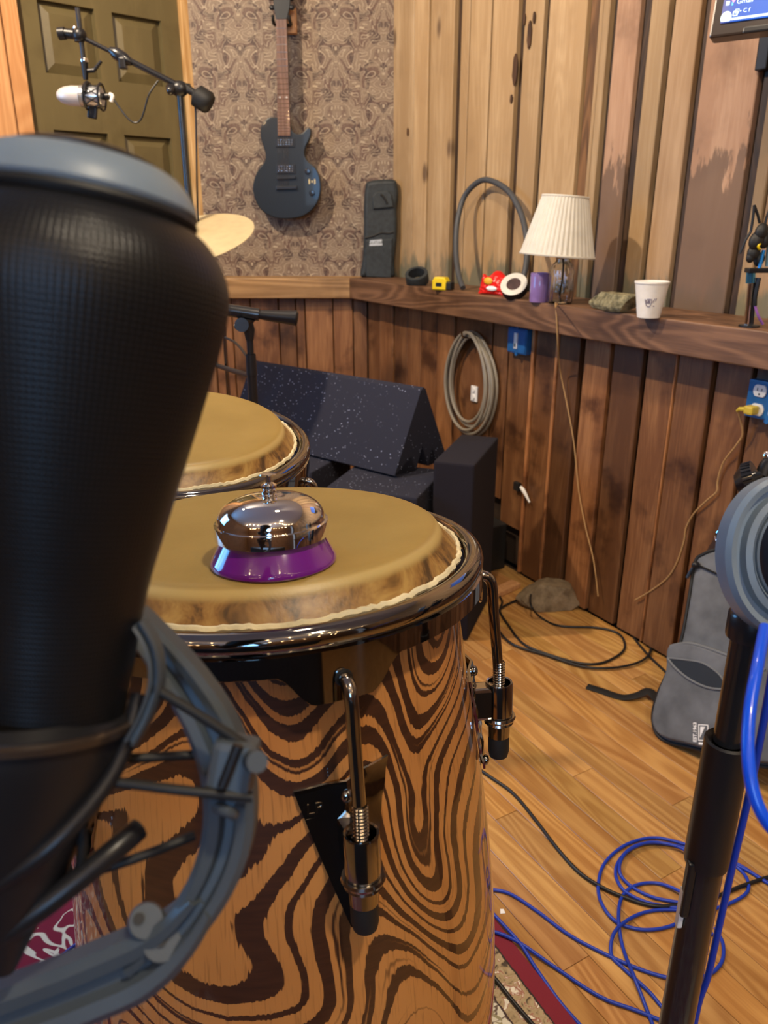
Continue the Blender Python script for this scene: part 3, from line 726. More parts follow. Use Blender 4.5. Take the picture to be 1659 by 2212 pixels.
rot_leg = [PI/2, PI/2+2*PI/3, PI/2-2*PI/3]
def cyl_angle(px, py, Mx, R):
    Mi = Mx.inverted(); o = Mi @ C0; d = Mi.to_3x3() @ ray(px, py)
    a = d.x**2+d.y**2; b = 2*(o.x*d.x+o.y*d.y); c_ = o.x**2+o.y**2-R*R; D = max(b*b-4*a*c_, 0)
    t_ = (-b-math.sqrt(D))/(2*a); p = o+d*t_; return math.atan2(p.y, p.x), p.z
CC = (-.0945, .575, .925); Mc = frame(CC, V((-.03, .09, 1)))
ta, tz = cyl_angle(733, 1455, Mc, .1722); tb, tz2 = cyl_angle(1048, 1245, Mc, .18)
print('TAB', ta, tz, tb, tz2, math.degrees(tb-ta))
step_ = tb-ta; 
ntab = 5
conga1, Mc = conga(CC, -.03, .09, 'front conga drum with zebra swirl lacquered shell carrying the service bell', math.radians(-66.5), 5)
CR = (-.2595, .9176, .9247)
conga2, Mc2 = conga(CR, .08, -.09, 'rear conga drum half hidden behind the front drum and large microphone', -.15, ntab)

# ------------------------------------------------------------------ desk bell
pc = onpl(592, 1213, V(CC), (Mc.to_3x3() @ V((0, 0, 1)))); 
dep = (pc-C0).dot(FW); rb_ = 135/F*dep
Mb = frame(pc, Mc.to_3x3() @ V((0, 0, 1))) @ M.Scale(rb_, 4)
Mbo = frame(pc, Mc.to_3x3() @ V((0, 0, 1)))
bell = thing('service_bell', 'chrome desk bell with purple base on the front drum head', 'bell', Mbo)
MB().lathe([(.0, 0.0), (.97, 0.0), (1.0, .03), (1.0, .08), (.97, .12), (.80, .44), (.77, .47), (.70, .48), (0, .48)], Mb, 72).build('bell_base', m_purple, bell, Mbo)
MB().lathe([(.0, .48), (.72, .48), (.74, .50), (.74, .55), (0, .56)], Mb, 60).build('base_gasket', m_rubber, bell, Mbo)
dome = [(.80, .50), (.80, .46), (.90, .455), (.90, .665), (.895, .68), (.855, .685), (.85, .70)]
for i in range(1, 19):
    a = i/18*PI/2; dome.append((.85*math.cos(a)**.80 if a < PI/2-.01 else .0, .70+.42*math.sin(a)**.95))
dome[-1] = (.001, 1.12)
MB().lathe(dome, Mb, 96).build('bell_dome', m_bell, bell, Mbo)
MB().lathe([(.24, 1.10), (.17, 1.125), (.12, 1.13), (.12, 1.17), (.09, 1.185), (.125, 1.215), (.125, 1.26), (.08, 1.295), (.045, 1.305), (.045, 1.40), (.10, 1.41), (.135, 1.425), (.13, 1.44), (.0, 1.455)], Mb, 32).build('bell_plunger', m_bell, bell, Mbo)

# ------------------------------------------------------------------ foreground microphone and its shock mount
dT, dB = .243, .268
pt, pb_ = atd(188, 330, dT), atd(100, 1600, dB)
ax = (pt-pb_); LM = ax.length; Mm = frame(pb_, ax)
mic = thing('studio_microphone', 'large blurred black mesh microphone at left in the foreground', 'microphone', Mm)
kz = LM/1270.0                                  # metres per picture row along the axis
def zr(row): return (1600-row)*kz
prof = [(.0250, zr(1600)), (.0255, zr(1500)), (.0268, zr(1400)), (.0292, zr(1240)), (.0345, zr(1060)), (.0415, zr(840)), (.0462, zr(680)), (.0474, zr(610)), (.0466, zr(560)), (.0435, zr(515)), (.0395, zr(482)), (.0360, zr(464)), (.0330, zr(455))]
pz = [(p.x, p.z) for p in spline([(a, 0, b) for a, b in prof], 4)]
MB().lathe(pz, Mm, 96).build('mesh_grille', m_grille, mic, Mm)
MB().lathe([(.031, zr(458)), (.0345, zr(455)), (.0352, zr(445)), (.0345, zr(436)), (.031, zr(433))], Mm, 90).build('seam_ring', m_rubber, mic, Mm)
MB().lathe([(.031, zr(435)), (.0345, zr(434)), (.0350, zr(426)), (.0342, zr(408)), (.0315, zr(382)), (.0290, zr(366)), (.0270, zr(359)), (.0, zr(352))], Mm, 80).build('top_cap', m_mount2, mic, Mm)
MB().lathe([(.0225, zr(362)), (.0225, zr(345)), (.0195, zr(336)), (.0, zr(330))], Mm, 60).build('cap_badge', m_black, mic, Mm)
pc1, pc2 = atd(40, 1520, .268), atd(5, 2110, .268)
Mx3 = frame(pc2, pc1-pc2); L3 = (pc1-pc2).length
MB().lathe([(.0, 0), (.004, .002), (.012, L3*.22), (.0225, L3*.46), (.0305, L3*.66), (.0360, L3*.84), (.0385, L3*.93), (.0385, L3*.97), (.034, L3)], Mx3, 72).build('mic_body', m_black, mic)
MB().lathe([(.0385, L3*.925), (.0398, L3*.93), (.0402, L3*.955), (.0385, L3*.965)], Mx3, 72).build('body_ring', m_screen_bez, mic)
def band(pts, wid, thick, depth, mb_=None, n=7, d2=None):
    """flat plastic strap: path in picture pixels at a depth, real width wid and thickness thick (along the view)"""
    P = []
    for i, q in enumerate(pts):
        d = depth if d2 is None else depth+(d2-depth)*i/(len(pts)-1)
        P.append(atd(q[0], q[1], d))
    P = spline(P, n); W = [(w_ if not isinstance(wid, (int, float)) else wid) for w_ in ([wid]*2)]
    mb_ = mb_ or MB(); nv = (-FW).normalized(); N_ = len(P); vs = []
    for i, p in enumerate(P):
        tg = (P[min(i+1, N_-1)]-P[max(i-1, 0)]).normalized(); sd = tg.cross(nv).normalized()
        wi = wid(i/(N_-1)) if callable(wid) else wid
        for (a, b) in ((-.5, -.5), (-.5, .3), (-.36, .5), (-.16, .42), (-.08, .12), (.08, .12), (.16, .42), (.36, .5), (.5, .3), (.5, -.5)):
            vs.append(p+sd*(a*wi)+nv*(b*thick))
    K = 10; fs = [(i*K+k, i*K+(k+1) % K, (i+1)*K+(k+1) % K, (i+1)*K+k) for i in range(N_-1) for k in range(K)]
    fs += [tuple(range(K)), tuple((N_-1)*K+k for k in range(K))]
    mb_.add(vs, fs, None, False); return mb_
sm = thing('shock_mount', 'dark grey elastic shock mount ring around the foreground microphone', 'shock mount', atd(300, 1900, .28), 'shock mounts')
px2m = .285/F
band([(285, 1330), (345, 1400), (405, 1480), (458, 1570), (492, 1670), (497, 1780), (470, 1880), (415, 1975), (350, 2050), (300, 2100)], lambda t_: (52+46*math.sin(PI*min(1, t_*1.1))+22*t_)*px2m, .014, .285).build('outer_hoop', m_mount, sm)
band([(300, 1345), (330, 1400), (338, 1470), (315, 1545), (285, 1600)], 26*px2m, .008, .262).build('inner_hoop', m_mount, sm)
band([(440, 1945), (385, 2015), (310, 2075), (200, 2125), (80, 2172), (-120, 2245)], lambda t_: (70+70*min(1, t_*2.2))*px2m, .015, .284).build('lower_arm', m_mount, sm)
hb = MB(); 
for q in ((300, 1985), (348, 2032)): hb.cyl(atd(*q, .2785), atd(*q, .283), 12*px2m, None, 18)
hb.build('screw_holes', m_rubber, sm)
MB().cyl(atd(316, 1990, .2795), atd(316, 1990, .292), 34*px2m, 40*px2m, 28).cyl(atd(350, 2035, .2795), atd(350, 2035, .292), 38*px2m, 46*px2m, 28).build('hinge_boss', m_mount, sm)
cb = MB(); Mk = frame(atd(505, 1655, .272), -FW, V((1, 0, 0)))
cb.box((0, 0, 0), (90*px2m, 120*px2m, .016), Mk @ RZ(-.18), .003); cb.build('clamp_block', m_mount, sm)
MB().cyl(atd(515, 1610, .262), atd(480, 1700, .262), 11*px2m).build('clamp_screw', m_black, sm)
MB().cyl(atd(540, 1640, .270), atd(556, 1646, .258), 24*px2m, 21*px2m, 24).build('thumb_knob', m_mount, sm)
MB().tube(spline([atd(468, 1745, .27), atd(490, 1752, .266), atd(505, 1760, .27)], 4), 12*px2m, 10).build('cord_peg', m_mount, sm)
for pts in ([(330, 1485, .262), (430, 1545, .266), (530, 1610, .270)], [(60, 1640, .27), (240, 1640, .275), (430, 1630, .285)], [(120, 1680, .262), (250, 1690, .262), (400, 1708, .262), (545, 1722, .266)], [(130, 1905, .275), (290, 1855, .28), (420, 1805, .29)], [(-20, 1740, .258), (120, 1720, .258), (230, 1600, .27), (285, 1555, .275)], [(180, 1780, .262), (175, 1860, .266), (150, 1930, .275)]):
    MB().tube(spline([atd(*q) for q in pts], 6), 10.5*px2m, 10).build('elastic_cord', m_rubber, sm)
MB().tube(spline([atd(-40, 1930, .25), atd(120, 1820, .25), atd(250, 1660, .262), atd(300, 1500, .272)], 6), 17*px2m, 10).build('inner_cradle', m_black, sm)
MB().tube(spline([atd(-60, 2060, .262), atd(90, 1960, .262), atd(230, 1850, .270), atd(300, 1790, .28)], 6), 24*px2m, 10).build('inner_cradle', m_black, sm)

# ------------------------------------------------------------------ right foreground stand with shock mount
dS = .50; k2 = dS/F
st = thing('microphone_stand', 'black floor stand at right edge in front of the grey bag', 'stand', onz(1400, 2400, 0))
ptop = atd(1622, 1330, dS)
def stem(px, py): 
    r = ray(px, py); return None
def vz(py):      # height of the pole axis at picture row py
    lo, hi = -1.0, 1.3
    for _ in range(50):
        mid = (lo+hi)/2; p = V((ptop.x, ptop.y, mid)); d = p-C0; y = CY-F*d.dot(UP)/d.dot(FW)
        if y > py: lo = mid
        else: hi = mid
    return lo
PX, PY = ptop.x, ptop.y
MB().cyl(V((PX, PY, vz(1600))), V((PX, PY, vz(1318))), .0098, None, 28).build('upper_tube', m_blackm, st)
MB().lathe([(.0112, 0), (.0132, .0), (.0135, .002), (.0135, .016), (.012, .018), (.0098, .018)], T(PX, PY, vz(1375)), 28).build('height_collar', m_blackm, st)
MB().lathe([(.0, 0), (.0152, 0), (.0155, .003), (.0152, vz(1600)-vz(1860)), (.0138, vz(1600)-vz(1860)+.0015), (.0098, vz(1600)-vz(1860)-.002)], T(PX, PY, vz(1860)), 32).build('clutch_sleeve', m_black, st)
MB().cyl(V((PX, PY, .02)), V((PX, PY, vz(1850))), .0128, None, 28).build('lower_tube', m_blackm, st)
MB().lathe([(.0, .0), (.095, .0), (.10, .006), (.095, .014), (.02, .022), (.014, .04), (0, .04)], T(PX, PY, .0065), 48).build('round_base', m_blackm, st)
MB().box((-.0142, -.004, 0), (.004, .006, .036), T(PX, PY, vz(1950)), .0012).build('cable_clip', m_white, st)
MB().box((-.013, -.006, 0), (.006, .007, .05), T(PX, PY, vz(1905)), .0015).build('clip_body', m_black, st)
sm2 = thing('shock_mount', 'light grey ring mount cropped by the right edge of the picture', 'shock mount', atd(1690, 1200, dS), 'shock mounts')
cR = (1697, 1200); 
def ell(a, rx, ry): return (cR[0]+rx*math.cos(a), cR[1]-ry*math.sin(a))
arc = [ell(a, 108, 143) for a in [PI*.42+PI*1.16*i/14 for i in range(15)]]
band(arc, 60*k2, .018, dS-.02).build('outer_hoop', m_mount2, sm2)
arc2 = [ell(a, 74, 104) for a in [PI*.42+PI*1.16*i/14 for i in range(15)]]
band(arc2, 16*k2, .014, dS-.022).build('inner_hoop', m_mount2, sm2)
kn = MB(); ka, kb = atd(1594, 1048, dS+.03), atd(1652, 1030, dS+.02)
kn.cyl(ka, ka+(kb-ka)*.35, .0075, .0125, 28); kn.cyl(ka+(kb-ka)*.35, ka+(kb-ka)*.72, .0128, .0122, 28); kn.cyl(ka+(kb-ka)*.72, kb, .006, .006, 16)
for i in range(26):
    a = 2*PI*i/26; Mx_ = frame(ka, kb-ka, V((0, 0, 1))); L_ = (kb-ka).length
    kn.cyl(Mx_ @ V((.0126*math.cos(a), .0126*math.sin(a), L_*.36)), Mx_ @ V((.0124*math.cos(a), .0124*math.sin(a), L_*.71)), .0008, None, 6)
kn.build('tightening_knob', m_blackm, sm2)
MB().tube(spline([atd(1648, 1030, dS+.02), atd(1662, 1000, dS+.02), atd(1700, 985, dS+.02)], 4), .005, 10).build('swivel_joint', m_black, sm2)
MB().ball(atd(1658, 985, dS+.02), .0035).build('joint_screw', m_bell, sm2)
MB().tube(spline([atd(1700, 1290, dS+.012), atd(1660, 1325, dS+.006), atd(1622, 1340, dS)], 4), .010, 12).build('mount_stem', m_blackm, sm2)
MB().cyl(atd(1700, 1100, dS+.03), atd(1720, 1330, dS+.03), .022, None, 28).build('microphone_body', m_black, sm2)
# blue cable looping in front of the stand
bc = [atd(1652, 1355, .42), atd(1638, 1430, .40), atd(1620, 1530, .385), atd(1616, 1630, .375), atd(1630, 1720, .37), atd(1668, 1790, .368), atd(1740, 1850, .37)]
tag(MB().tube(spline(bc, 10), .0031, 14).build('blue_cable', m_blue2), 'thick bright blue cable hanging in a curve before the right stand', 'cable')
vb = [V((PX+.0225, PY+.006, vz(1345))), V((PX+0.0235, PY+.004, vz(1500))), V((PX+0.0230, PY+.002, vz(1700))), V((PX+0.0210, PY+.002, vz(1900))), V((PX+0.0195, PY+.002, vz(2100))), V((PX+.016, PY, vz(2300))), V((PX+.03, PY-.02, .03)), V((PX+.1, PY-.1, .012))]
tag(MB().tube(spline(vb, 8), .0026, 10).build('blue_cable', m_blue), 'thin dark blue cable running down beside the right stand pole', 'cable')

# ------------------------------------------------------------------ floor cables
def fcable(pts, r, mat, label, n=8, lift=None):
    P = [onz(p[0], p[1], (p[2] if len(p) > 2 else r)+.0005) for p in pts]
    return tag(MB().tube(spline(P, n), r, 10).build('cable', mat), label, 'cable', 'blue cables on the floor' if mat is m_blue else 'black cables on the floor')
fcable([(1659+60, 2330+0), (1405, 2195), (1300, 2155), (1204, 2093, .0035), (1121, 2036, .0098), (1058, 2010, .0098), (960, 1990, .0098)], .0031, m_blue, 'straight blue cable crossing the rug border near the bottom')
fcable([(1056, 1921), (1100, 1930), (1160, 1968), (1230, 2020), (1320, 2067), (1400, 2100), (1465, 2115), (1525, 2108), (1558, 2080), (1562, 2040), (1545, 2005)], .0031, m_blue, 'blue cable sweeping right from the drum to behind the stand')
fcable([(1056, 1964, .0098), (1090, 2000, .0098), (1125, 2040, .0095), (1160, 2095), (1210, 2165), (1262, 2225), (1320, 2300)], .0031, m_blue, 'blue cable leaving the rug corner toward the bottom edge')
loops = [(1760, 1960), (1659, 1908), (1600, 1870), (1540, 1845), (1460, 1818), (1405, 1810), (1350, 1826), (1308, 1862), (1293, 1905), (1298, 1948), (1330, 1990, .004), (1385, 2008), (1440, 2003), (1475, 1985), (1500, 1950), (1468, 1925, .009), (1420, 1908), (1375, 1912), (1345, 1935), (1336, 1980, .010), (1345, 2045), (1370, 2110, .010), (1395, 2175), (1420, 2240)]
fcable(loops, .0031, m_blue, 'outer coil of blue cable on the floor left of the stand')
loops2 = [(1700, 1935), (1640, 1895), (1575, 1862), (1505, 1838), (1430, 1822), (1375, 1826), (1340, 1855), (1330, 1890), (1350, 1925, .004), (1400, 1950), (1465, 1961), (1530, 1965), (1590, 1945), (1617, 1920), (1605, 1885), (1560, 1855), (1500, 1845, .010), (1455, 1826, .010), (1400, 1820, .010), (1352, 1842, .010), (1338, 1880, .010), (1360, 1912), (1410, 1938), (1470, 1950)]
fcable(loops2, .0031, m_blue, 'inner coil of blue cable overlapping the outer one')
fcable([(1470, 2215), (1430, 2175), (1400, 2140), (1345, 2090), (1320, 2060), (1330, 2010, .010), (1380, 1975), (1440, 1965), (1500, 1975), (1540, 2020)], .0031, m_blue, 'small blue cable loop behind the foot of the stand')
fcable([(1020, 1652), (1062, 1680), (1110, 1715), (1160, 1775), (1210, 1840), (1262, 1893), (1340, 1935, .004), (1430, 1958), (1540, 1938, .004), (1600, 1915), (1659, 1895), (1720, 1880)], .0036, m_cable, 'long black cable crossing the floor from the drum to the right')
fcable([(1040, 2085, .0105), (1070, 2115, .0105), (1110, 2165, .0105), (1150, 2212, .0105), (1190, 2260, .0105)], .0034, m_cable, 'dark grey cable lying on the rug border')
fcable([(180, 2030, .0105), (140, 2060, .0105), (115, 2105, .0105), (80, 2170, .0105)], .0031, m_blue, 'short visible piece of blue cable on the maroon rug at left')
bk = [(1077, 1285), (1085, 1300), (1080, 1320), (1098, 1350), (1130, 1390), (1180, 1412), (1250, 1432), (1300, 1432), (1340, 1412), (1350, 1392), (1335, 1368), (1290, 1356), (1210, 1352), (1170, 1335), (1148, 1310), (1147, 1285), (1160, 1268), (1190, 1262)]
fcable([(p[0], p[1], .05 if 13 < i else .004) for i, p in enumerate(bk)], .0035, m_cable, 'black cable coil lying around the floor stone')
bk2 = [(1225, 1275, .045), (1170, 1280, .04), (1120, 1295), (1080, 1316), (1072, 1345), (1085, 1372), (1115, 1395), (1180, 1415), (1260, 1440), (1330, 1442), (1385, 1428), (1405, 1405), (1395, 1380), (1350, 1340), (1290, 1300), (1240, 1285)]
fcable([(p[0], p[1], p[2] if len(p) > 2 else .007) for p in bk2], .0035, m_cable, 'wider black cable loop reaching toward the grey bag')
fcable([(1290, 1302, .03), (1345, 1345, .012), (1375, 1385), (1405, 1420), (1436, 1450), (1460, 1480)], .0035, m_cable, 'black cable end running under the grey bag')

tag(MB().prism([(-.004, -.005), (.005, -.004), (.003, .005), (-.003, .005)], 0, .0006, T(*onz(1085, 1969, 0))).build('paper_scrap', m_paperw), 'tiny white paper scrap on the floorboards', 'scrap')

# ------------------------------------------------------------------ stone on the floor
def stone(name, center, dims, rotz, mat, label, cat, seed, cuts=9, plo=.8):
    rnd = random.Random(seed); bm = bmesh.new(); bmesh.ops.create_icosphere(bm, subdivisions=4, radius=1)
    pl_ = []
    for _ in range(cuts):
        n_ = V((rnd.gauss(0, 1), rnd.gauss(0, 1), rnd.gauss(0, .8))).normalized(); pl_.append((n_, rnd.uniform(.55, plo)))
    pl_ += [(V((0, 0, -1)), .6), (V((0, 0, 1)), .62)]
    for v in bm.verts:
        for _ in range(2):
            for n_, d in pl_:
                q = v.co.dot(n_)-d
                if q > 0: v.co -= n_*q
        v.co *= 1+.05*mnoise.noise(v.co*3)
    zmin = min(v.co.z for v in bm.verts)
    Mx = T(*center) @ RZ(rotz)
    for v in bm.verts: v.co = Mx @ V((v.co.x*dims[0], v.co.y*dims[1], (v.co.z-zmin)*dims[2]))
    bm.verts.index_update(); m_ = MB().add([v.co.copy() for v in bm.verts], [[v.index for v in f.verts] for f in bm.faces], None, False); bm.free()
    return tag(m_.build(name, mat, None, V(center)), label, cat)
p_ = onz(1188, 1312, 0)
stone('field_stone', (p_.x, p_.y+.02, 0), (.118, .085, .066), -.35, m_rock, 'tan angular stone on the floor inside the black cable coil', 'stone', 9, 15, .75)

# ------------------------------------------------------------------ acoustic foam
def obox(o, a, b, la, lb, z0, z1, name, mat, label, group=None, bev=.006):
    a = V((*a, 0)).normalized(); b = V((-a.y, a.x, 0))
    Mx = M(((a.x, b.x, 0, o[0]), (a.y, b.y, 0, o[1]), (0, 0, 1, z0), (0, 0, 0, 1)))
    return tag(MB().box((la/2, lb/2, (z1-z0)/2), (la, lb, z1-z0), Mx, bev).build(name, mat, None, Mx), label, 'acoustic foam', 'foam blocks behind the drums')
A1 = (.335, .94)
obox((.243, 2.01), A1, None, .31, .115, 0, .536, 'foam_block', m_foam2, 'tall dark foam block standing upright beside the paneled wall')
obox((.090, 1.99), (.335, .942), None, .275, .27, 0, .45, 'foam_block', m_foam, 'low foam block with its flat top directly behind the front drum')
obox((-.215, 2.22), (.42, .905), None, .255, .22, 0, .45, 'foam_block', m_foam, 'leftmost foam block under the slanted wedge')
RD = V((-.77, .64, 0)).normalized(); RNd = V((RD.y, -RD.x, 0))
if RNd.y > 0: RNd = -RNd
apx = V((.115, 2.262, .69)); LW = .74; 
Mw = M(((RD.x, RNd.x, 0, apx.x), (RD.y, RNd.y, 0, apx.y), (0, 0, 1, .4505), (0, 0, 0, 1)))
fw_ = MB(); 
prof = [(.118, 0), (.132, .008), (.012, .238), (.0, .246), (-.010, .240), (-.115, .030), (-.118, .0), (-.075, .0), (-.05, .06), (-.03, .0), (.0, .07), (.03, .0), (.055, .05), (.08, .0)]
vs = [(0, a, b) for a, b in prof]+[(LW, a, b) for a, b in prof]; K = len(prof)
bm = bmesh.new(); vv = [bm.verts.new(v) for v in vs]
f1 = bm.faces.new(vv[:K]); f2 = bm.faces.new(vv[K:][::-1])
for i in range(K): bm.faces.new((vv[i], vv[(i+1) % K], vv[K+(i+1) % K], vv[K+i]))
bmesh.ops.triangulate(bm, faces=[f1, f2]); bm.verts.index_update()
fw_.add([v.co.copy() for v in bm.verts], [[v.index for v in f.verts] for f in bm.faces], Mw); bm.free()
tag(fw_.build('foam_wedge', m_foam, None, Mw), 'big sloping flecked foam wedge lying on top of the foam blocks', 'acoustic foam')
wa = onz(1078, 1292, 0); wbx = onz(1122, 1272, 0); wd_ = (wbx-wa).normalized()
Mwd = M(((wd_.x, -wd_.y, 0, wa.x), (wd_.y, wd_.x, 0, wa.y), (0, 0, 1, 0), (0, 0, 0, 1)))
tag(MB().box((.03, .02, .010), (.16, .04, .018), Mwd, .002).build('wood_strip', m_orange, None, Mwd), 'short light wood strip on the floor before the black box', 'wood strip')
# black box standing in for the dark wall recess, plus gear on the floor
q_ = lo_pt(s_lo(1100, 1200)-.03, 0, .0)
eb = thing('dark_recess_box', 'low black box standing in for the dark wall recess beside the foam block', 'case', lo_pt(.92, 0, .02))
Me = M(((U.x, N.x, 0, lo_pt(.93, 0, .006).x), (U.y, N.y, 0, lo_pt(.93, 0, .006).y), (0, 0, 1, 0), (0, 0, 0, 1)))
MB().box((.0, .06, .085), (.24, .115, .17), Me, .006).build('recess_body', m_rubber, eb)
for i in range(5): MB().box((-.09+i*.045, .119, .10), (.012, .006, .11), Me).build('recess_rib', m_black, eb)
MB().box((0, .16, .012), (.26, .075, .022), Me, .004).build('floor_gear', m_screen_bez, eb)

# ------------------------------------------------------------------ things hung on the lower wall
def wallpt(px, py, out): return onpl(px, py, WL+N*out, N)
hk = thing('cable_hank', 'hank of thick grey cable hanging on the wood paneling under the ledge', 'cable', wallpt(1022, 735, .02))
rr = random.Random(4)
cW = wallpt(1024, 828, .0)
def lp(u, z, out): return V((cW.x, cW.y, 0))+U*u+N*out+V((0, 0, cW.z+z))
zt = wallpt(1022, 716, 0).z-cW.z; zb_ = wallpt(1024, 945, 0).z-cW.z; hw = abs(s_lo(1080, 828)-s_lo(968, 828))/2
for i in range(7):
    a_ = hw*(1.0-.055*i+rr.uniform(-.05, .02)); ztop = zt-.006*(i % 3); zbt = zb_*(1-.05*i+rr.uniform(-.04, .02)); uo = rr.uniform(-.008, .008)+(.012 if i > 3 else 0)
    P = []
    for k_ in range(28):
        t_ = 2*PI*k_/28; zz = math.cos(t_); zc = ztop*zz if zz > 0 else -zbt*zz*-1*-1
        zc = ztop*zz if zz > 0 else zbt*(-zz)
        u_ = a_*math.sin(t_)*(1-.22*max(0, zz)**2); P.append(lp(uo+u_, zc, .012+.0062*(i % 4)+.002*i))
    MB().tube(spline(P, 2, True), .0052, 8, closed=True).build('cable_loop', m_hank, hk)
MB().tube(spline([lp(0, zt-.012, .0), lp(0, zt-.016, .03), lp(0, zt-.012, .055), lp(0, zt+.004, .06)], 4), .0035, 8).build('hook', m_chrome2, hk)
wc = thing('silver_wall_socket', 'silver connector plate seen through the hanging cable hank', 'socket', lp(.005, -.035, .0))
MB().box((0, 0, 0), (.035, .006, .055), frame(lp(.008, -.035, .003), V((0, 0, 1)), U), .002).build('plate', m_white, wc)
for dz in (-.012, .014): MB().cyl(lp(.008, -.035+dz, .004), lp(.008, -.035+dz, .0105), .0085, None, 18).build('connector', m_white, wc)
# blue boxes
def ebox(px0, py0, px1, py1, label, cat, gang=1, switch=False):
    a, b = wallpt(px0, py0, .02), wallpt(px1, py1, .02)
    wdt = (b-a).dot(U); h = a.z-b.z; c = (a+b)/2
    Mx = M(((U.x, 0, N.x, c.x), (U.y, 0, N.y, c.y), (0, 1, 0, c.z), (0, 0, 0, 1)))
    t = thing('electrical_box', label, cat, Mx)
    if gang == 2: wdt = max(wdt, .12)
    x0 = -(b-a).dot(U)/2; xc = x0+wdt/2
    MB().box((xc, 0, -.010), (wdt, h, .022), Mx, .003).build('box_body', m_elec, t)
    MB().box((xc, 0, .002), (wdt-.006, h-.008, .003), Mx, .001).build('face_plate', m_elec, t)
    tb = MB()
    for sy in (-1, 1): tb.cyl(Mx @ V((xc, sy*(h/2+.001), -.004)), Mx @ V((xc, sy*(h/2+.001), .003)), .006, None, 14)
    tb.build('mounting_ear', m_elec, t)
    if switch:
        MB().box((xc-.001, 0, .005), (.016, h*.62, .004), Mx, .001).build('switch_plate', m_white, t)
        MB().box((xc-.001, -.012, .009), (.006, .011, .007), Mx @ T(0, 0, 0), .001).build('switch_toggle', m_mount2, t)
    else:
        for gx in range(gang):
            for sy in (-1, 1):
                cx_ = x0+.034+gx*.046; cy_ = sy*.0215
                m_ = MB(); m_.prism([(.0165*math.cos(q*PI/12)*1.0, max(-.0135, min(.0135, .0175*math.sin(q*PI/12)))) for q in range(24)], 0, .004, Mx @ T(cx_, cy_, .003), .0006); of_ = m_.build('outlet_face', m_white, t)
                sl_ = MB()
                for sx, hh in ((-.0055, .0068), (.0055, .0054)): sl_.box((cx_+sx, cy_+.003, .0072), (.0018, hh, .0008), Mx)
                sl_.cyl(Mx @ V((cx_, cy_-.0075, .0068)), Mx @ V((cx_, cy_-.0075, .0076)), .0023, None, 12); sl_.build('outlet_slots', m_black, of_)
    return t, Mx, x0
ebox(1099, 705, 1136, 768, 'small blue box with white light switch under the ledge', 'switch', 1, True)
tO, MO, xO = ebox(1620, 818, 1690, 917, 'blue four outlet electrical box at the right edge', 'outlet', 2)
pg = thing('yellow_plug', 'yellow plug in the blue outlet box with tan cord trailing down the boards', 'plug', MO)
MB().box((xO+.030, -.0215, .020), (.024, .020, .026), MO, .005).build('plug_head', m_yplug, pg)
MB().tube([MO @ V((xO+.022, -.0215, .024)), MO @ V((xO+.004, -.024, .026)), MO @ V((xO-.002, -.030, .024))], lambda t_: .0065-.003*t_, 10).build('strain_relief', m_yplug, pg)
cp = [MO @ V((xO-.001, -.029, .024))]+[wallpt(*q) for q in ((1604, 935, .022), (1590, 962, .018), (1562, 1000, .012), (1550, 1040, .008), (1548, 1062, .008), (1528, 1080, .010), (1500, 1108, .008), (1482, 1140, .006), (1477, 1170, .005), (1462, 1215, .005), (1440, 1250, .005), (1400, 1280, .005), (1372, 1296, .006))]
MB().tube(spline(cp, 8), .0022, 8).build('cord', m_cream2, pg)
# dark jack box with hanging white cap
jb = thing('wall_jack', 'small black jack with a white cap dangling on the paneling', 'socket', wallpt(1118, 1050, .0))
Mj = frame(wallpt(1118, 1050, .006), N, V((0, 0, 1)))
MB().box((0, 0, 0.002), (.030, .026, .014), Mj, .003).build('jack_body', m_rubber, jb)
MB().tube(spline([wallpt(1125, 1052, .014), wallpt(1132, 1062, .016), wallpt(1144, 1085, .010)], 5), lambda t_: .0035+.0035*math.sin(PI*min(1, t_+.1)), 10).build('white_cap', m_white, jb)

# ------------------------------------------------------------------ grey gig bag leaning at the wall
b0, b1 = onz(1430, 1602, 0), wallpt(1560, 1195, .10)
bu = U.copy(); 
bv = (b1-b0); bv = (bv-bu*bv.dot(bu)).normalized(); bn = bu.cross(bv).normalized()
if bn.dot(C0-b0) < 0: bn = -bn
def bagp(px, py): p = onpl(px, py, b0, bn)-b0; return (p.dot(bu), p.dot(bv))
Mbag = M(((bu.x, bv.x, bn.x, b0.x), (bu.y, bv.y, bn.y, b0.y), (bu.z, bv.z, bn.z, b0.z), (0, 0, 0, 1)))
gb = thing('gig_bag', 'worn grey gig bag with front pocket leaning against the right wall', 'bag', Mbag)
out = [(1520, 1196), (1500, 1215), (1488, 1290), (1470, 1385), (1447, 1440), (1420, 1500), (1409, 1545), (1416, 1582), (1440, 1602), (1500, 1617), (1560, 1634), (1640, 1655), (1700, 1650), (1730, 1560), (1700, 1400), (1690, 1250), (1680, 1200), (1600, 1178), (1550, 1186)]
ol = [bagp(*q) for q in out]; 
MBo = MB(); sp_ = [(p.x, p.y) for p in spline([(a, b, 0) for a, b in ol], 5, True)]
MBo.prism(sp_, -.038, .0, Mbag, .010, 3); MBo.build('bag_body', m_grey, gb)
MB().tube([Mbag @ V((a, b, -.002)) for a, b in sp_], .0042, 8, closed=True).build('edge_piping', m_rubber, gb)
pk = [(1452, 1398), (1500, 1392), (1580, 1420), (1660, 1452), (1720, 1475), (1722, 1560), (1695, 1640), (1640, 1646), (1560, 1625), (1500, 1609), (1443, 1594), (1422, 1576), (1417, 1546), (1428, 1500), (1446, 1450)]
pk2 = [(p.x, p.y) for p in spline([(*bagp(*q), 0) for q in pk], 4, True)]
MB().prism(pk2, .0, .018, Mbag, .006, 3).build('front_pocket', m_grey, gb)
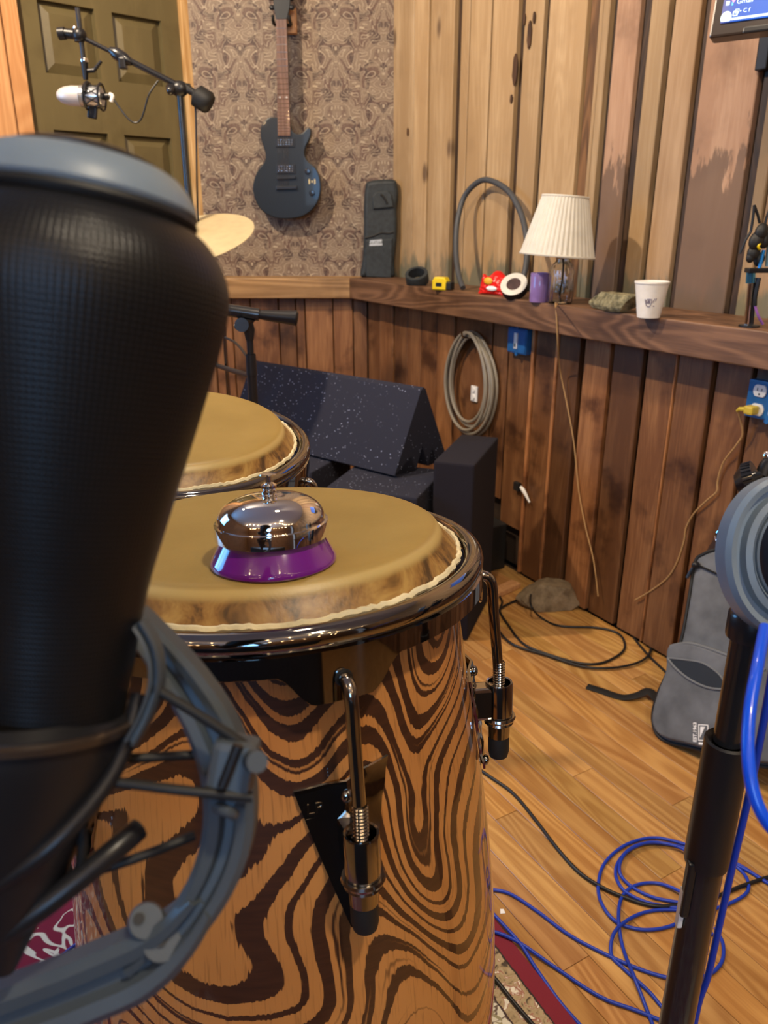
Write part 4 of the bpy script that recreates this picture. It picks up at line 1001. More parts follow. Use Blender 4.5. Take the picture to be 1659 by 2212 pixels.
pf = [(1456, 1398), (1500, 1392), (1580, 1418), (1660, 1450)]
MB().tube(spline([Mbag @ V((*bagp(*q), .015)) for q in pf], 6), .0035, 8).build('pocket_piping', m_grey2, gb)
zp_up = [(1452, 1424), (1490, 1428), (1530, 1436), (1566, 1462), (1580, 1492)]; zp_dn = [(1580, 1492), (1540, 1488), (1500, 1470), (1470, 1446), (1452, 1424)]
mo = [(p.x, p.y) for p in spline([(*bagp(*q), 0) for q in zp_up[:-1]+zp_dn[:-1]], 4, True)]
MB().prism(mo, .0165, .0195, Mbag).build('pocket_opening', m_rubber, gb)
MB().tube(spline([Mbag @ V((*bagp(*q), .020)) for q in zp_dn], 6), .0028, 8).build('opening_hem', m_grey2, gb)
MB().tube(spline([Mbag @ V((*bagp(*q), .020)) for q in zp_up], 6), .0022, 8).build('opening_hem', m_grey2, gb)
MB().tube(spline([Mbag @ V((*bagp(*q), .003)) for q in ((1500, 1218), (1520, 1226), (1560, 1244), (1610, 1262), (1680, 1290))], 6), .006, 8, flat=.35, up=bn).build('strap', m_rubber, gb)
MB().ball(Mbag @ V((*bagp(1507, 1222), .008)), .011, None, 12, (1, .7, .8)).tube(spline([Mbag @ V((*bagp(*q), .008)) for q in ((1505, 1222), (1496, 1235), (1488, 1250))], 4), .004, 8).build('buckle', m_black, gb)
# strap end on the floor
fs_ = [onz(1268, 1482, .004), onz(1300, 1492, .004), onz(1345, 1506, .004), onz(1380, 1500, .012), onz(1400, 1492, .018), onz(1420, 1510, .02), onz(1436, 1530, .03)]
MB().tube(spline(fs_, 6), .0125, 8, flat=.12, up=V((.55, .80, .05))).build('loose_strap', m_rubber, gb)
# printed badge
aL = bagp(1521, 1598); 
ct = V((*bagp(1511, 1583), .0185)); up_ = (V((*bagp(1511, 1560), 0))-V((*bagp(1511, 1600), 0))).normalized()
rx_ = V((up_.y, -up_.x, 0)); Mt2 = Mbag @ T(*ct) @ M(((up_.x, -rx_.x, 0, 0), (up_.y, -rx_.y, 0, 0), (0, 0, 1, 0), (0, 0, 0, 1)))
text_mesh('EST.1963', .0115, Mt2, m_paperw, 'printed_text', gb, .0003, bold=.0003)
bd = MB()
for (xa, ya, xb2, yb2) in ((-.018, -.010, .018, -.008), (-.018, -.032, .018, -.030), (-.018, -.032, -.016, -.008), (.016, -.032, .018, -.008)): bd.box(((xa+xb2)/2, (ya+yb2)/2, 0), (xb2-xa, yb2-ya, .0006), Mt2)
bd.prism([(-.012, -.012), (.013, -.013), (.013, -.024)], -.0003, .0003, Mt2); bd.box((-.024, -.020, 0), (.005, .022, .0006), Mt2); bd.build('printed_badge', m_paperw, gb)
# brown bag behind with ring
bb = thing('leather_bag', 'dark brown bag with a silver ring behind the grey gig bag', 'bag', wallpt(1600, 1300, .0))
o3 = [wallpt(*q, .045) for q in ((1512, 1215), (1530, 1178), (1556, 1142), (1600, 1126), (1700, 1100), (1800, 1150), (1820, 1600), (1600, 1600))]
O_ = o3[0]; Mq = M(((U.x, 0, N.x, O_.x), (U.y, 0, N.y, O_.y), (0, 1, 0, O_.z), (0, 0, 0, 1)))
ql = [((p-O_).dot(U), p.z-O_.z) for p in o3]; ql = [(a, max(b, -O_.z+.002)) for a, b in ql]
MB().prism(ql, -.038, .0, Mq, .006).build('bag_body', m_brown, bb)
MB().lathe([(.017+.003*math.cos(q*PI/4), .003*math.sin(q*PI/4)) for q in range(8)], frame(wallpt(1562, 1160, .055), N+V((0, -.7, .2)), V((0, 0, 1))), 32, close=True).build('metal_ring', m_bell, bb)

# ------------------------------------------------------------------ monitor at top right
sv = thing('wall_monitor', 'black monitor with a blue lit desktop at the upper right corner', 'monitor', atd(1560, 60, 1.55))
A_ = atd(1530, 81, 1.55); best = None
for i in range(-80, 81):
    a = math.radians(i); d_ = V((math.cos(a), math.sin(a), 0)); p = A_+d_*.08; dd = p-C0; X_ = CX+F*dd.x/dd.dot(FW); Y_ = CY-F*dd.dot(UP)/dd.dot(FW)
    if X_ > 1532:
        e = abs((Y_-81)/(X_-1530)+.125)
        if best is None or e < best[0]: best = (e, a)
aM = best[1]; dM = V((math.cos(aM), math.sin(aM), 0)); nM = V((dM.y, -dM.x, 0)); nM = nM if nM.dot(C0-A_) > 0 else -nM
tl = .16; upM = (V((0, 0, 1))*math.cos(tl)+nM*math.sin(tl)*-1).normalized(); nM2 = dM.cross(upM); nM2 = nM2 if nM2.dot(C0-A_) > 0 else -nM2
Mv = M(((dM.x, upM.x, nM2.x, A_.x), (dM.y, upM.y, nM2.y, A_.y), (dM.z, upM.z, nM2.z, A_.z), (0, 0, 0, 1)))
print('MON', math.degrees(aM))
def mpx(px, py): r = Mv.inverted() @ onpl(px, py, A_, nM2); return r.x, r.y
s0x, s0y = mpx(1556, 50); Wm, Hm = .56, .34
MB().box((Wm/2, Hm/2, -.02), (Wm, Hm, .036), Mv, .004).build('monitor_case', m_screen_bez, sv)
MB().box(((s0x+Wm-s0x)/2, (s0y+Hm-s0y)/2, .0), (Wm-2*s0x, Hm-2*s0y, .003), Mv).build('screen', m_screen, sv, Mv @ T(s0x, 0, 0))
def ic(px, py): a, b = mpx(px, py); return Mv @ T(a, b, .0022)
kk = 1.55/F
MB().prism([(11*kk*math.cos(q*PI/12), 12*kk*max(-.62, math.sin(q*PI/12))) for q in range(24)], 0, .0005, ic(1569, 39)).build('start_button', m_icon, sv)
a0_, a1_ = mpx(1580, 44), mpx(1700, 24)
MB().box(((a0_[0]+.5)/2, (a0_[1]+a1_[1])/2, .0022), (.5-a0_[0], 4.2*kk, .0006), Mv).build('search_bar', m_icon, sv)
text_mesh('Gmail', 14*kk, ic(1610, 2), m_icon, 'screen_text', sv, .0002)
text_mesh('□• C f', 11*kk, ic(1604, 24), m_icon, 'screen_text', sv, .0002)
ring = MB(); 
for (dx, dy, ww, hh) in ((0, 4, 8, 2), (0, -4, 8, 2), (-4, 0, 2, 8), (4, 0, 2, 8)): ring.box((dx*kk, dy*kk, 0), (ww*kk, hh*kk, .0005), ic(1589, 30))
ring.build('square_icon', m_icon, sv)
MB().box((0, 0, 0), (7*kk, 8*kk, .0005), ic(1573, 8)).build('page_icon', m_icon, sv)
MB().prism([(-5*kk, 6*kk), (0, 0), (5*kk, 6*kk), (5*kk, 2*kk), (0, -5*kk), (-5*kk, 2*kk)], 0, .0006, ic(1586, 1)).build('envelope_icon', m_iconp, sv)
MB().box((0, 0, 0), (3*kk, 7*kk, .0005), ic(1583, 9)).build('blue_icon', m_iconb, sv)
ar = up_pt(s_up(1650, 130), 0, .0); 
pw_ = onpl(1652, 120, KU, N)
MB().tube([Mv @ V((Wm/2, .08, -.035)), pw_+V((0, 0, .05))], .016, 10).build('wall_arm', m_black, sv)
MB().box((0, 0, 0), (.03, .16, .02), M(((U.x, 0, N.x, pw_.x), (U.y, 0, N.y, pw_.y), (0, 1, 0, pw_.z+.05), (0, 0, 0, 1))), .003).build('arm_plate', m_black, sv)
MB().box((.11, .003, .004), (.09, .012, .008), Mv, .003).build('bezel_clip', m_black, sv)

# ------------------------------------------------------------------ electric guitar on the back wall
YG = YB-.085; sc = 400/1382
def gp(x_, y_): p = ony(500+x_*sc, y_*sc, YG); return (p.x, p.z)
body = [(345, 880), (290, 878), (245, 912), (222, 968), (226, 1040), (248, 1110), (260, 1165), (248, 1212), (205, 1268), (175, 1340), (164, 1410), (180, 1485), (215, 1553), (270, 1602), (350, 1630), (440, 1633), (530, 1617), (600, 1572), (645, 1511), (667, 1440), (669, 1370), (655, 1300), (625, 1248), (580, 1210), (556, 1175), (550, 1135), (560, 1095), (582, 1050), (598, 1005), (596, 968), (578, 955), (556, 968), (535, 993), (500, 1002), (468, 990), (452, 962), (440, 920), (395, 890)]
Mgt = M(((1, 0, 0, 0), (0, 0, -1, YG), (0, 1, 0, 0), (0, 0, 0, 1)))      # local x = X, y = Z, z = toward room
gt = thing('electric_guitar', 'black single cutaway electric guitar hanging on the patterned wallpaper', 'guitar', (gp(420, 1300)[0], YG, gp(420, 1300)[1]))
bo = [(p.x, p.y) for p in spline([(*gp(*q), 0) for q in body], 3, True)]
MB().prism(bo, -.022, .020, Mgt, .004, 3).build('guitar_body', m_guit, gt)
def quad(pts, z0, z1, name, mat, bev=0.0): return MB().prism([gp(*q) for q in pts], z0, z1, Mgt, bev).build(name, mat, gt)
quad([(352, 1018), (446, 1018), (418, 150), (338, 150)], .004, .024, 'neck', m_guit, .003)
fbp = [(353, 1018), (445, 1018), (416, 158), (340, 158)]
fb = MB().prism([gp(*q) for q in fbp], .024, .029, Mgt).build('fretboard', m_fret, gt)
ftot = 22; 
for i in range(1, 23):
    tt = 1-2**(-i/12); y_ = 158+(1018-158)*(tt/(1-2**(-22/12)))*.985
    xl = 340+(353-340)*(y_-158)/860; xr_ = 416+(445-416)*(y_-158)/860
    MB().prism([gp(xl+1, y_+2), gp(xr_-1, y_+2), gp(xr_-1, y_-2), gp(xl+1, y_-2)], .029, .0302, Mgt).build('fret', m_bell, fb)
for dx in (368, 418): MB().prism([(gp(dx, 735)[0]+.003*math.cos(q*PI/5), gp(dx, 735)[1]+.003*math.sin(q*PI/5)) for q in range(10)], .029, .0296, Mgt).build('inlay_dot', m_white, fb)
quad([(338, 152), (418, 152), (440, 60), (446, -60), (410, -180), (378, -205), (346, -180), (312, -60), (318, 60)], .0, .016, 'headstock', m_guit, .002)
for k_, (x_, y_) in enumerate([(305, 60), (303, -10), (306, -80), (452, 60), (454, -10), (450, -80)]):
    a = gp(x_, y_); MB().ball((a[0], a[1], .008), .009, Mgt, 12, (1.3, 1, .7)).build('tuner', m_black, gt)
def pickup(x0, y0, x1, y1):
    pr_o = quad([(x0, y1), (x1, y1), (x1, y0), (x0, y0)], .020, .024, 'pickup_ring', m_black, .001)
    o_ = MB()
    for yy in (y0+14, y0+32, y0+48):
        for k_ in range(6):
            a = gp(x0+22+(x1-x0-44)*k_/5, yy); o_.ball((a[0], a[1], .0265), .0024, Mgt, 8)
    o_.build('pole_pieces', m_bell, pr_o)
    quad([(x0+10, y1-6), (x1-10, y1-6), (x1-10, y0+6), (x0+10, y0+6)], .024, .026, 'pickup', m_black, .001)
pickup(335, 1036, 478, 1104); pickup(340, 1230, 482, 1300)
quad([(345, 1342), (485, 1336), (485, 1318), (345, 1322)], .020, .032, 'bridge', m_black, .001)
quad([(340, 1418), (495, 1414), (495, 1390), (340, 1394)], .020, .034, 'tailpiece', m_blackm, .002)
stg = MB()
for k_ in range(6):
    xa, xb2 = 352+k_*10.5, 360+k_*15.5; a, b = gp(xa-4, 150), gp(xb2-2, 1396)
    stg.cyl(Mgt @ V((a[0], a[1], .031)), Mgt @ V((b[0], b[1], .035)), .00045, None, 5)
stg.build('strings', m_bell, gt)
for x_, y_ in ((572, 1282), (605, 1442)):
    a = gp(x_, y_); MB().lathe([(.0115, 0), (.011, .012), (.009, .014), (0, .0145)], Mgt @ T(a[0], a[1], .020), 20).build('volume_knob', m_blackm, gt)
a = gp(605, 1357); tgm = MB()
for dx in (-.011, .0, .011): tgm.box((a[0]+dx, a[1], .022), (.005, .018 if dx else .008, .004), Mgt)
tgm.build('toggle_switch', plain('ivory_brass_switch', (.66, .54, .28), .4), gt)
hg = thing('guitar_hanger', 'wooden block and hook holding the guitar neck on the wallpaper', 'hanger', (gp(430, 185)[0], YB-.022, gp(430, 185)[1]))
a = gp(428, 60); b = gp(430, 212)
MB().box((a[0], YB-.038, (a[1]+b[1])/2), (.045, .030, abs(a[1]-b[1])+.02), None, .003).build('wood_block', m_orange, hg)
for sx in (-1, 1):
    n_ = gp(379, 150); MB().tube(spline([(n_[0], YB-.05, n_[1]-.01), (n_[0]+sx*.030, YB-.07, n_[1]-.012), (n_[0]+sx*.031, YB-.115, n_[1]-.008), (n_[0]+sx*.030, YB-.125, n_[1]+.008)], 5), .006, 10).build('padded_arm', m_rubber, hg)

# ------------------------------------------------------------------ cymbal
cy0 = atd(405, 518, 2.3); cyl_ = thing('cymbal', 'brass cymbal edge showing beside the black foreground microphone', 'cymbal', cy0)
Mcy = frame(cy0, V((-.16, -.36, 1)))
R_ = .20; cp_ = [(.004, .030), (.02, .029), (.032, .020), (.04, .012), (.08, .007), (R_, 0), (R_, -.0012), (.08, .0055), (.04, .0105), (.032, .018), (.02, .027), (.004, .028)]
MB().lathe(cp_, Mcy, 96, close=True).build('cymbal_plate', m_brass, cyl_, Mcy)
MB().cyl(Mcy @ V((0, 0, -.03)), Mcy @ V((0, 0, .045)), .004, None, 12).build('centre_rod', m_chrome2, cyl_)
fp = V((cy0.x, cy0.y, 0)); MB().cyl(fp+V((0, 0, .3)), Mcy @ V((0, 0, -.03)), .009, None, 14).build('stand_pole', m_chrome2, cyl_)
MB().lathe([(0, 0), (.10, 0), (.10, .01), (.01, .02), (.009, .31), (0, .31)], T(fp.x, fp.y, 0), 30).build('stand_foot', m_blackm, cyl_)

# ------------------------------------------------------------------ boom stand with white microphone
YS = 2.55
def bp(x_, y_, dY=0): return ony(x_, y_, YS+dY)
bs = thing('boom_stand', 'black boom stand with counterweight in front of the olive door', 'stand', V((bp(388, 200).x, YS, 0)))
pj = bp(388, 200); 
MB().cyl(V((pj.x, YS, .30)), pj, .0095, None, 16).build('upper_pole', m_blackm, bs)
MB().cyl(V((pj.x, YS, .03)), V((pj.x, YS, .62)), .0125, None, 16).build('lower_pole', m_blackm, bs)
MB().lathe([(0, 0), (.13, 0), (.132, .008), (.12, .02), (.02, .03), (.013, .05), (0, .05)], T(pj.x, YS, 0), 40).build('round_base', m_blackm, bs)
MB().cyl(bp(180, 82, -.02), bp(268, 126, -.015), .0062, None, 12).build('boom_arm', m_blackm, bs)
MB().cyl(bp(262, 122, -.015), bp(425, 205, 0), .0088, None, 14).build('boom_tube', m_blackm, bs)
MB().tube([bp(236, 107, -.015), bp(250, 115, -.015), bp(270, 128, -.015), bp(285, 136, -.015)], lambda t_: .008+.010*math.sin(PI*t_)**.7, 14).build('boom_clutch', m_blackm, bs)
MB().box((0, 0, 0), (.02, .025, .03), frame(bp(266, 137, -.02), V((0, 0, 1))), .004).build('clutch_lever', m_blackm, bs)
jm = MB(); jm.ball(bp(388, 192), .022, None, 16, (1.2, .9, 1)); jm.cyl(bp(362, 192, -.02), bp(410, 190, .02), .012); jm.build('swivel_joint', m_black, bs)
MB().ball(bp(368, 196, -.03), .012, None, 12).build('swivel_knob', m_blackm, bs)
MB().tube([bp(400, 186), bp(418, 200), bp(425, 206), bp(440, 216), bp(450, 222), bp(456, 226)], lambda t_: .010 if t_ < .25 else (.031 if t_ < .9 else .024), 20).build('counterweight', m_rubber, bs)
MB().cyl(bp(127, 73, -.02), bp(141, 72, -.02), .016, .016, 18).cyl(bp(141, 72, -.02), bp(160, 74, -.02), .013, .013, 18).ball(bp(172, 76, -.02), .020, None, 14).cyl(bp(172, 90, -.02), bp(168, 64, -.02), .014).build('tilt_clamp', m_black, bs)
MB().ball(bp(161, 60, -.035), .006).build('clamp_screw', m_bell, bs)
cbp = [bp(242, 209, -.02), bp(258, 232, -.02), bp(277, 256, -.02), bp(292, 265, -.02), bp(304, 258, -.02), bp(312, 238, -.02), bp(322, 204, -.02), bp(342, 174, -.012)]
wmic = thing('condenser_microphone', 'small white microphone hanging from the boom in a black cradle', 'microphone', bp(175, 207, -.02))
MB().cyl(bp(167, 17, -.02), bp(181, 132, -.02), .0068, None, 14).build('drop_rod', m_blackm, wmic)
MB().lathe([(.0, -.002), (.011, -.002), (.012, .003), (.011, .008), (0, .008)], frame(bp(182, 133, -.02), V((0, 0, 1))), 18).build('rod_ferrule', m_bell, wmic)
MB().cyl(bp(182, 134, -.02), bp(185, 172, -.02), .011, .007, 14).build('mount_stem', m_black, wmic)
MB().cyl(bp(190, 153, -.03), bp(204, 152, -.03), .006).cyl(bp(203, 152, -.03), bp(219, 132, -.03), .0055, .0045, 12).build('tilt_lever', m_black, wmic)
ma, mz = bp(122, 206, -.02), bp(222, 210, -.02); Mk_ = frame(ma, mz-ma, V((0, 0, 1))); Lk = (mz-ma).length
MB().lathe([(.0, 0), (.010, .003), (.018, .012), (.0235, .026), (.0265, .045), (.027, Lk*.52)], Mk_, 36).build('mic_grille', plain('pale_grille', (.62, .56, .52), .4, .3), wmic)
MB().lathe([(.027, Lk*.52), (.0285, Lk*.53), (.0285, Lk*.92), (.024, Lk*.99), (.012, Lk*1.0), (.0, Lk)], Mk_, 36).build('mic_body', m_mic, wmic)
ck = MB()
for zz in (Lk*.66, Lk*.98): ck.lathe([(.035+.003*math.cos(q*PI/3), zz+.003*math.sin(q*PI/3)) for q in range(6)], Mk_, 32, close=True)
ck.build('cradle_ring', m_black, wmic)
el = MB()
for i in range(8):
    a_ = 2*PI*i/8; b_ = 2*PI*(i+1)/8
    el.cyl(Mk_ @ V((.034*math.cos(a_), .034*math.sin(a_), Lk*.66)), Mk_ @ V((.0305*math.cos(b_), .0305*math.sin(b_), Lk*.98)), .0013, None, 6)
    el.cyl(Mk_ @ V((.034*math.cos(b_), .034*math.sin(b_), Lk*.66)), Mk_ @ V((.0305*math.cos(a_), .0305*math.sin(a_), Lk*.98)), .0013, None, 6)
el.build('elastic_cord', m_rubber, wmic)
MB().tube(spline([Mk_ @ V((.036*math.cos(q), .036*math.sin(q), Lk*.70)) for q in [PI*i/8-PI/2-.2 for i in range(9)]], 3), .005, 8).build('cradle_arm', m_black, wmic)
MB().box((0, 0, 0), (.026, .016, .040), frame(bp(200, 240, -.02), V((.2, 0, 1))), .004).build('cradle_clip', m_black, wmic)
MB().cyl(bp(222, 209, -.02), bp(236, 208, -.02), .009).build('plug_sleeve', m_black, wmic)
MB().tube(spline([bp(236, 204, -.02), bp(243, 208, -.02), bp(240, 220, -.02)], 4), .006, 10).build('white_plug_ring', m_white, wmic)
tag(MB().tube(spline(cbp, 8), .0026, 8).build('microphone_cable', m_cable), 'thin black cable looping from the white microphone to the boom', 'cable')
hc = [bp(408, 195, .01), bp(421, 225, .01), bp(424, 300, .01), bp(426, 420, .01), bp(430, 560, .01)]
tag(MB().tube(spline(hc, 6), .0028, 8).build('hanging_cable', m_cable), 'black cable hanging down beside the boom stand pole', 'cable')
# ------------------------------------------------------------------ small stand behind the rear conga
YT = 1.62
def tp(x_, y_, d=0): return ony(x_, y_, YT+d)
ts = thing('tee_stand', 'short black stand with angled handle grip behind the rear drum', 'stand', V((tp(545, 800).x, YT, 0)))
xx = tp(541, 760).x
MB().cyl(V((xx, YT, .015)), V((xx, YT, tp(541, 765).z)), .0100, None, 18).build('lower_pole', m_blackm, ts)
MB().cyl(V((xx, YT, tp(541, 800).z)), V((xx, YT, tp(538, 715).z)), .0070, None, 16).build('upper_pole', m_blackm, ts)
MB().cyl(V((xx, YT, tp(541, 778).z-.03)), V((xx, YT, tp(541, 765).z)), .0115, .0105, 18).build('pole_sleeve', m_blackm, ts)
MB().tube([V((xx, YT, tp(540, 735).z)), V((xx, YT, tp(536, 715).z)), V((xx-.006, YT, tp(532, 700).z)), V((xx-.004, YT, tp(530, 688).z))], lambda t_: .008+.011*t_, 16).build('tilt_head', m_black, ts)
MB().cyl(tp(522, 702, -.03), tp(522, 702, .0), .014, None, 20).cyl(tp(507, 706, -.025), tp(520, 703, -.025), .005, .006).build('wing_knob', m_blackm, ts)
MB().cyl(tp(478, 668), tp(560, 680), .0125, None, 18).build('cross_tube', m_blackm, ts)
MB().tube([tp(556, 679), tp(572, 681), tp(590, 683), tp(615, 685), tp(634, 687), tp(640, 687.5), tp(643, 688)], lambda t_: (.0085+.007*min(1, t_*1.3)) if t_ < .85 else .0125, 20).build('handle_grip', m_black, ts)
MB().cyl(tp(440, 640, .03), tp(486, 672, .0), .006, None, 12).build('boom_rod', m_blackm, ts)
for i in range(3):
    a_ = 2*PI*i/3+.9; MB().cyl(V((xx, YT, .16)), V((xx+.17*math.cos(a_), YT+.17*math.sin(a_), .008)), .007, None, 10).build('stand_leg', m_blackm, ts)
th2 = thing('thin_stand', 'thin chrome-edged rod stand rising behind the rear drum at left', 'stand', V((tp(490, 860).x, YT+.2, 0)))
xq = ony(490, 800, YT+.2)
MB().cyl(V((xq.x, YT+.2, .01)), V((xq.x, YT+.2, ony(484, 705, YT+.2).z)), .0045, None, 12).build('rod', m_chrome2, th2)
MB().lathe([(0, 0), (.09, 0), (.09, .008), (.01, .014), (0, .014)], T(xq.x, YT+.2, 0), 28).build('rod_base', m_blackm, th2)
MB().tube([ony(440, 772, YT+.2), ony(470, 790, YT+.2), ony(500, 800, YT+.12), ony(540, 812, YT+.0)], .0055, 10).build('cross_rod', m_black, th2)
MB().tube(spline([ony(484, 728, YT+.2), ony(505, 738, YT+.15), ony(520, 752, YT+.08), ony(533, 770, YT+.02)], 5), .0028, 8).build('thin_wire', m_cable, th2)

# ------------------------------------------------------------------ things on the ledge
def lz(px, py): p = onz(px, py, ZL); return p
# pouch in the corner
YP = 3.40
pp = [(789, 404), (797, 392), (820, 388), (850, 388), (858, 398), (860, 425), (857, 450), (858, 500), (852, 560), (850, 606), (815, 606), (780, 600), (783, 560), (786, 505), (786, 450)]
pq = [(ony(a, b, YP).x, ony(a, b, YP).z) for a, b in pp]; pq = [(a, max(b, ZL+.001)) for a, b in pq]
Mp = M(((1, 0, 0, 0), (0, 0, -1, YP), (0, 1, 0, 0), (0, 0, 0, 1)))
po = thing('accessory_pouch', 'tall black nylon pouch standing in the corner on the ledge', 'pouch', (pq[10][0], YP, ZL))
sq = [(p.x, max(p.y, ZL+.001)) for p in spline([(a, b, 0) for a, b in pq], 4, True)]
MB().prism(sq, -.045, .015, Mp, .016, 3).build('pouch_body', m_pouch, po)
def pqf(pts): return [(ony(a, b, YP-.015).x, ony(a, b, YP-.015).z) for a, b in pts]
MB().prism(pqf([(806, 452), (850, 448), (846, 420), (838, 412), (812, 414), (804, 425)]), .015, .026, Mp, .004).build('top_flap', m_pouch, po)
MB().tube(spline([Mp @ V((*q, .018)) for q in pqf([(788, 514), (805, 510), (822, 503), (840, 504), (850, 500)])], 5), .003, 8).build('pocket_hem', m_rubber, po)
MB().prism(pqf([(791, 598), (845, 600), (848, 515), (790, 520)]), .013, .022, Mp, .004).build('lower_pocket', m_pouch, po)
MB().prism(pqf([(798, 531), (826, 530), (825, 517), (799, 519)]), .022, .0235, Mp, .0).build('white_label', plain('woven_label', (.50, .55, .60), .6), po)
lx = pqf([(812, 524)])[0]
text_mesh('GUITAR', .016, Mp @ T(lx[0], lx[1], .024), m_pouch, 'label_text', po, .0002)
MB().tube(spline([Mp @ V((*q, .028)) for q in pqf([(822, 420), (830, 428), (836, 440)])], 5), .004, 8).build('zip_pull', m_rubber, po)
# black roll
p = lz(901, 616)
def tilted(name, label, cat, p, Mloc): return thing(name, label, cat, p)
Mr_ = T(p.x, p.y, ZL+.022) @ RZ(-.3) @ RX(.55)
tr = thing('tape_roll', 'matte black roll propped on the ledge left of the yellow tape measure', 'tape roll', (p.x, p.y, ZL))
MB().lathe([(.030, -.019), (.041, -.019), (.042, -.017), (.042, .017), (.041, .019), (.030, .019)], Mr_ @ T(0, 0, .006), 40, close=True).build('tape_body', m_pouch, tr)
# yellow tape measure
p = lz(957, 626); Mt_ = T(p.x-.004, p.y, ZL) @ RZ(-.55)
tm = thing('tape_measure', 'small yellow tape measure on the ledge', 'tape measure', Mt_)
MB().prism([(-.030, 0), (.022, 0), (.024, .030), (.016, .042), (-.022, .042), (-.031, .030)], -.016, .016, Mt_ @ RX(PI/2), .004).build('measure_case', m_yellow, tm)
MB().box((.030, 0, .014), (.022, .030, .026), Mt_, .004).build('rubber_grip', m_rubber, tm)
MB().box((-.004, -.017, .018), (.022, .001, .012), Mt_).build('dark_label', m_black, tm)
# hose ring leaning on the wall
hp = []
cH = onpl(1062, 500, KU+N*.06, N)
hpx = [(1000, 626, .17), (990, 590, .15), (985, 540, .12), (988, 480, .09), (1003, 425, .06), (1035, 392, .045), (1065, 392, .04), (1100, 415, .045), (1125, 460, .06), (1137, 510, .085), (1138, 560, .11), (1128, 605, .14), (1105, 630, .165)]
hp = [onpl(a, b, KU+N*o_, N) for a, b, o_ in hpx]
for q in (hp[0], hp[-1]): q.z = ZL+.009
tag(MB().tube(spline(hp, 8), .0095, 14).build('hose', plain('dark_grey_hose', (.055, .060, .068), .5)), 'dark grey rubber hose arched on the ledge against the boards', 'hose')
# red snack bag
p = lz(1064, 636); Mr_ = T(p.x, p.y, ZL) @ RZ(-.75)
rbag = thing('snack_bag', 'crumpled red snack wrapper with yellow spot on the ledge', 'wrapper', Mr_)
gv = []; nx_, nz_ = 18, 12; rnd = random.Random(2)
def rbp(i, j, s):
    u = i/nx_*2-1; v = j/nz_; e = (1-abs(u)**3)*(math.sin(PI*v)**.6 if 0 < v < 1 else 0)
    jit = mnoise.noise(V((i*.7, j*.9, s*3)))
    return (u*.047*(1+.12*mnoise.noise(V((1, j*.8, 2)))), s*(.006+.016*e+.008*jit*e)+.022*(v-.3), max(.001, v*.062+.010*math.sin(u*4+1)*v))
vs = [rbp(i, j, s) for s in (-1, 1) for i in range(nx_+1) for j in range(nz_+1)]
S = (nx_+1)*(nz_+1); fs = []
for k_ in (0, 1):
    for i in range(nx_):
        for j in range(nz_): b_ = k_*S+i*(nz_+1)+j; fs.append((b_, b_+1, b_+nz_+2, b_+nz_+1))
for i in range(nx_):
    for j in (0, nz_): fs.append((i*(nz_+1)+j, (i+1)*(nz_+1)+j, S+(i+1)*(nz_+1)+j, S+i*(nz_+1)+j))
for j in range(nz_):
    for i in (0, nx_): fs.append((i*(nz_+1)+j, i*(nz_+1)+j+1, S+i*(nz_+1)+j+1, S+i*(nz_+1)+j))
MB().add(vs, fs, Mr_, False).build('wrapper', m_red, rbag)
MB().ball((-.006, -.019, .042), .014, Mr_, 14, (1.2, .3, .8)).build('yellow_print', plain('yellow_print', (.85, .45, .03), .35), rbag)
MB().ball((.010, -.022, .020), .014, Mr_, 14, (1.5, .25, .55)).build('white_print', m_paperw, rbag)
# masking tape roll
p = lz(1110, 645); Mt_ = T(p.x, p.y+.0, ZL+.034) @ RZ(-.45) @ RX(.85)
mt2 = thing('masking_tape', 'white faced tape roll with brown core tilted on the ledge', 'tape roll', (p.x, p.y, ZL))
MB().lathe([(.022, -.012), (.040, -.012), (.040, .0115), (.022, .0115)], Mt_, 48, close=True).build('tape_side', m_rubber, mt2)
MB().lathe([(.022, .0115), (.0402, .0115), (.0402, .014), (.022, .014)], Mt_, 48, close=True).build('tape_face', plain('tape_white', (.66, .64, .56), .5), mt2)
MB().lathe([(0, .010), (.0225, .010), (.0225, .0125), (0, .0125)], Mt_, 32).build('tape_core', m_core, mt2)
# lavender mug
p = lz(1163, 652); Mm_ = T(p.x, p.y, ZL)
tag(MB().lathe([(.0, 0), (.025, 0), (.0265, .003), (.0265, .080), (.0258, .081), (.0245, .080), (.0245, .006), (0, .005)], Mm_, 40).build('drinking_mug', m_lav, None, V(p)), 'lavender straight sided cup beside the glass lamp', 'cup')
# glass lamp with pleated shade
p = lz(1209, 656); Mq_ = T(p.x, p.y, ZL)
lm = thing('table_lamp', 'clear glass jar lamp with tilted ivory pleated shade on the ledge', 'lamp', Mq_)
MB().lathe([(.0, .0), (.030, 0), (.034, .004), (.0345, .03), (.033, .075), (.0345, .088), (.030, .105), (.019, .115), (.018, .125), (.016, .125), (.017, .114), (.027, .103), (.031, .088), (.0300, .03), (.029, .008), (0, .006)], Mq_, 96, fn=lambda a, r, z, j: (r*(1+.022*math.sin(a*12)*(1 if .01 < z < .1 else 0)), z)).build('glass_jar', m_glass, lm)
MB().lathe([(.0, .122), (.020, .122), (.021, .126), (.016, .134), (.009, .138), (.009, .17), (0, .17)], Mq_, 28).build('lamp_socket', m_chrome2, lm)
MB().tube(spline([(0, 0, .125), (.003, .002, .08), (-.002, 0, .03), (.0, -.008, .006)], 5), .003, 8, Mx=Mq_).build('inner_wire', m_rubber, lm)
dpt = (p-C0).dot(FW); rB = 78/F*dpt; rT = 47.5/F*dpt; hS = 128/F*dpt/math.cos(.3)
ptop_ = V((p.x, p.y, 0)); zS = ony(1203, 553, p.y).z; zS2 = ony(1217, 424, p.y).z
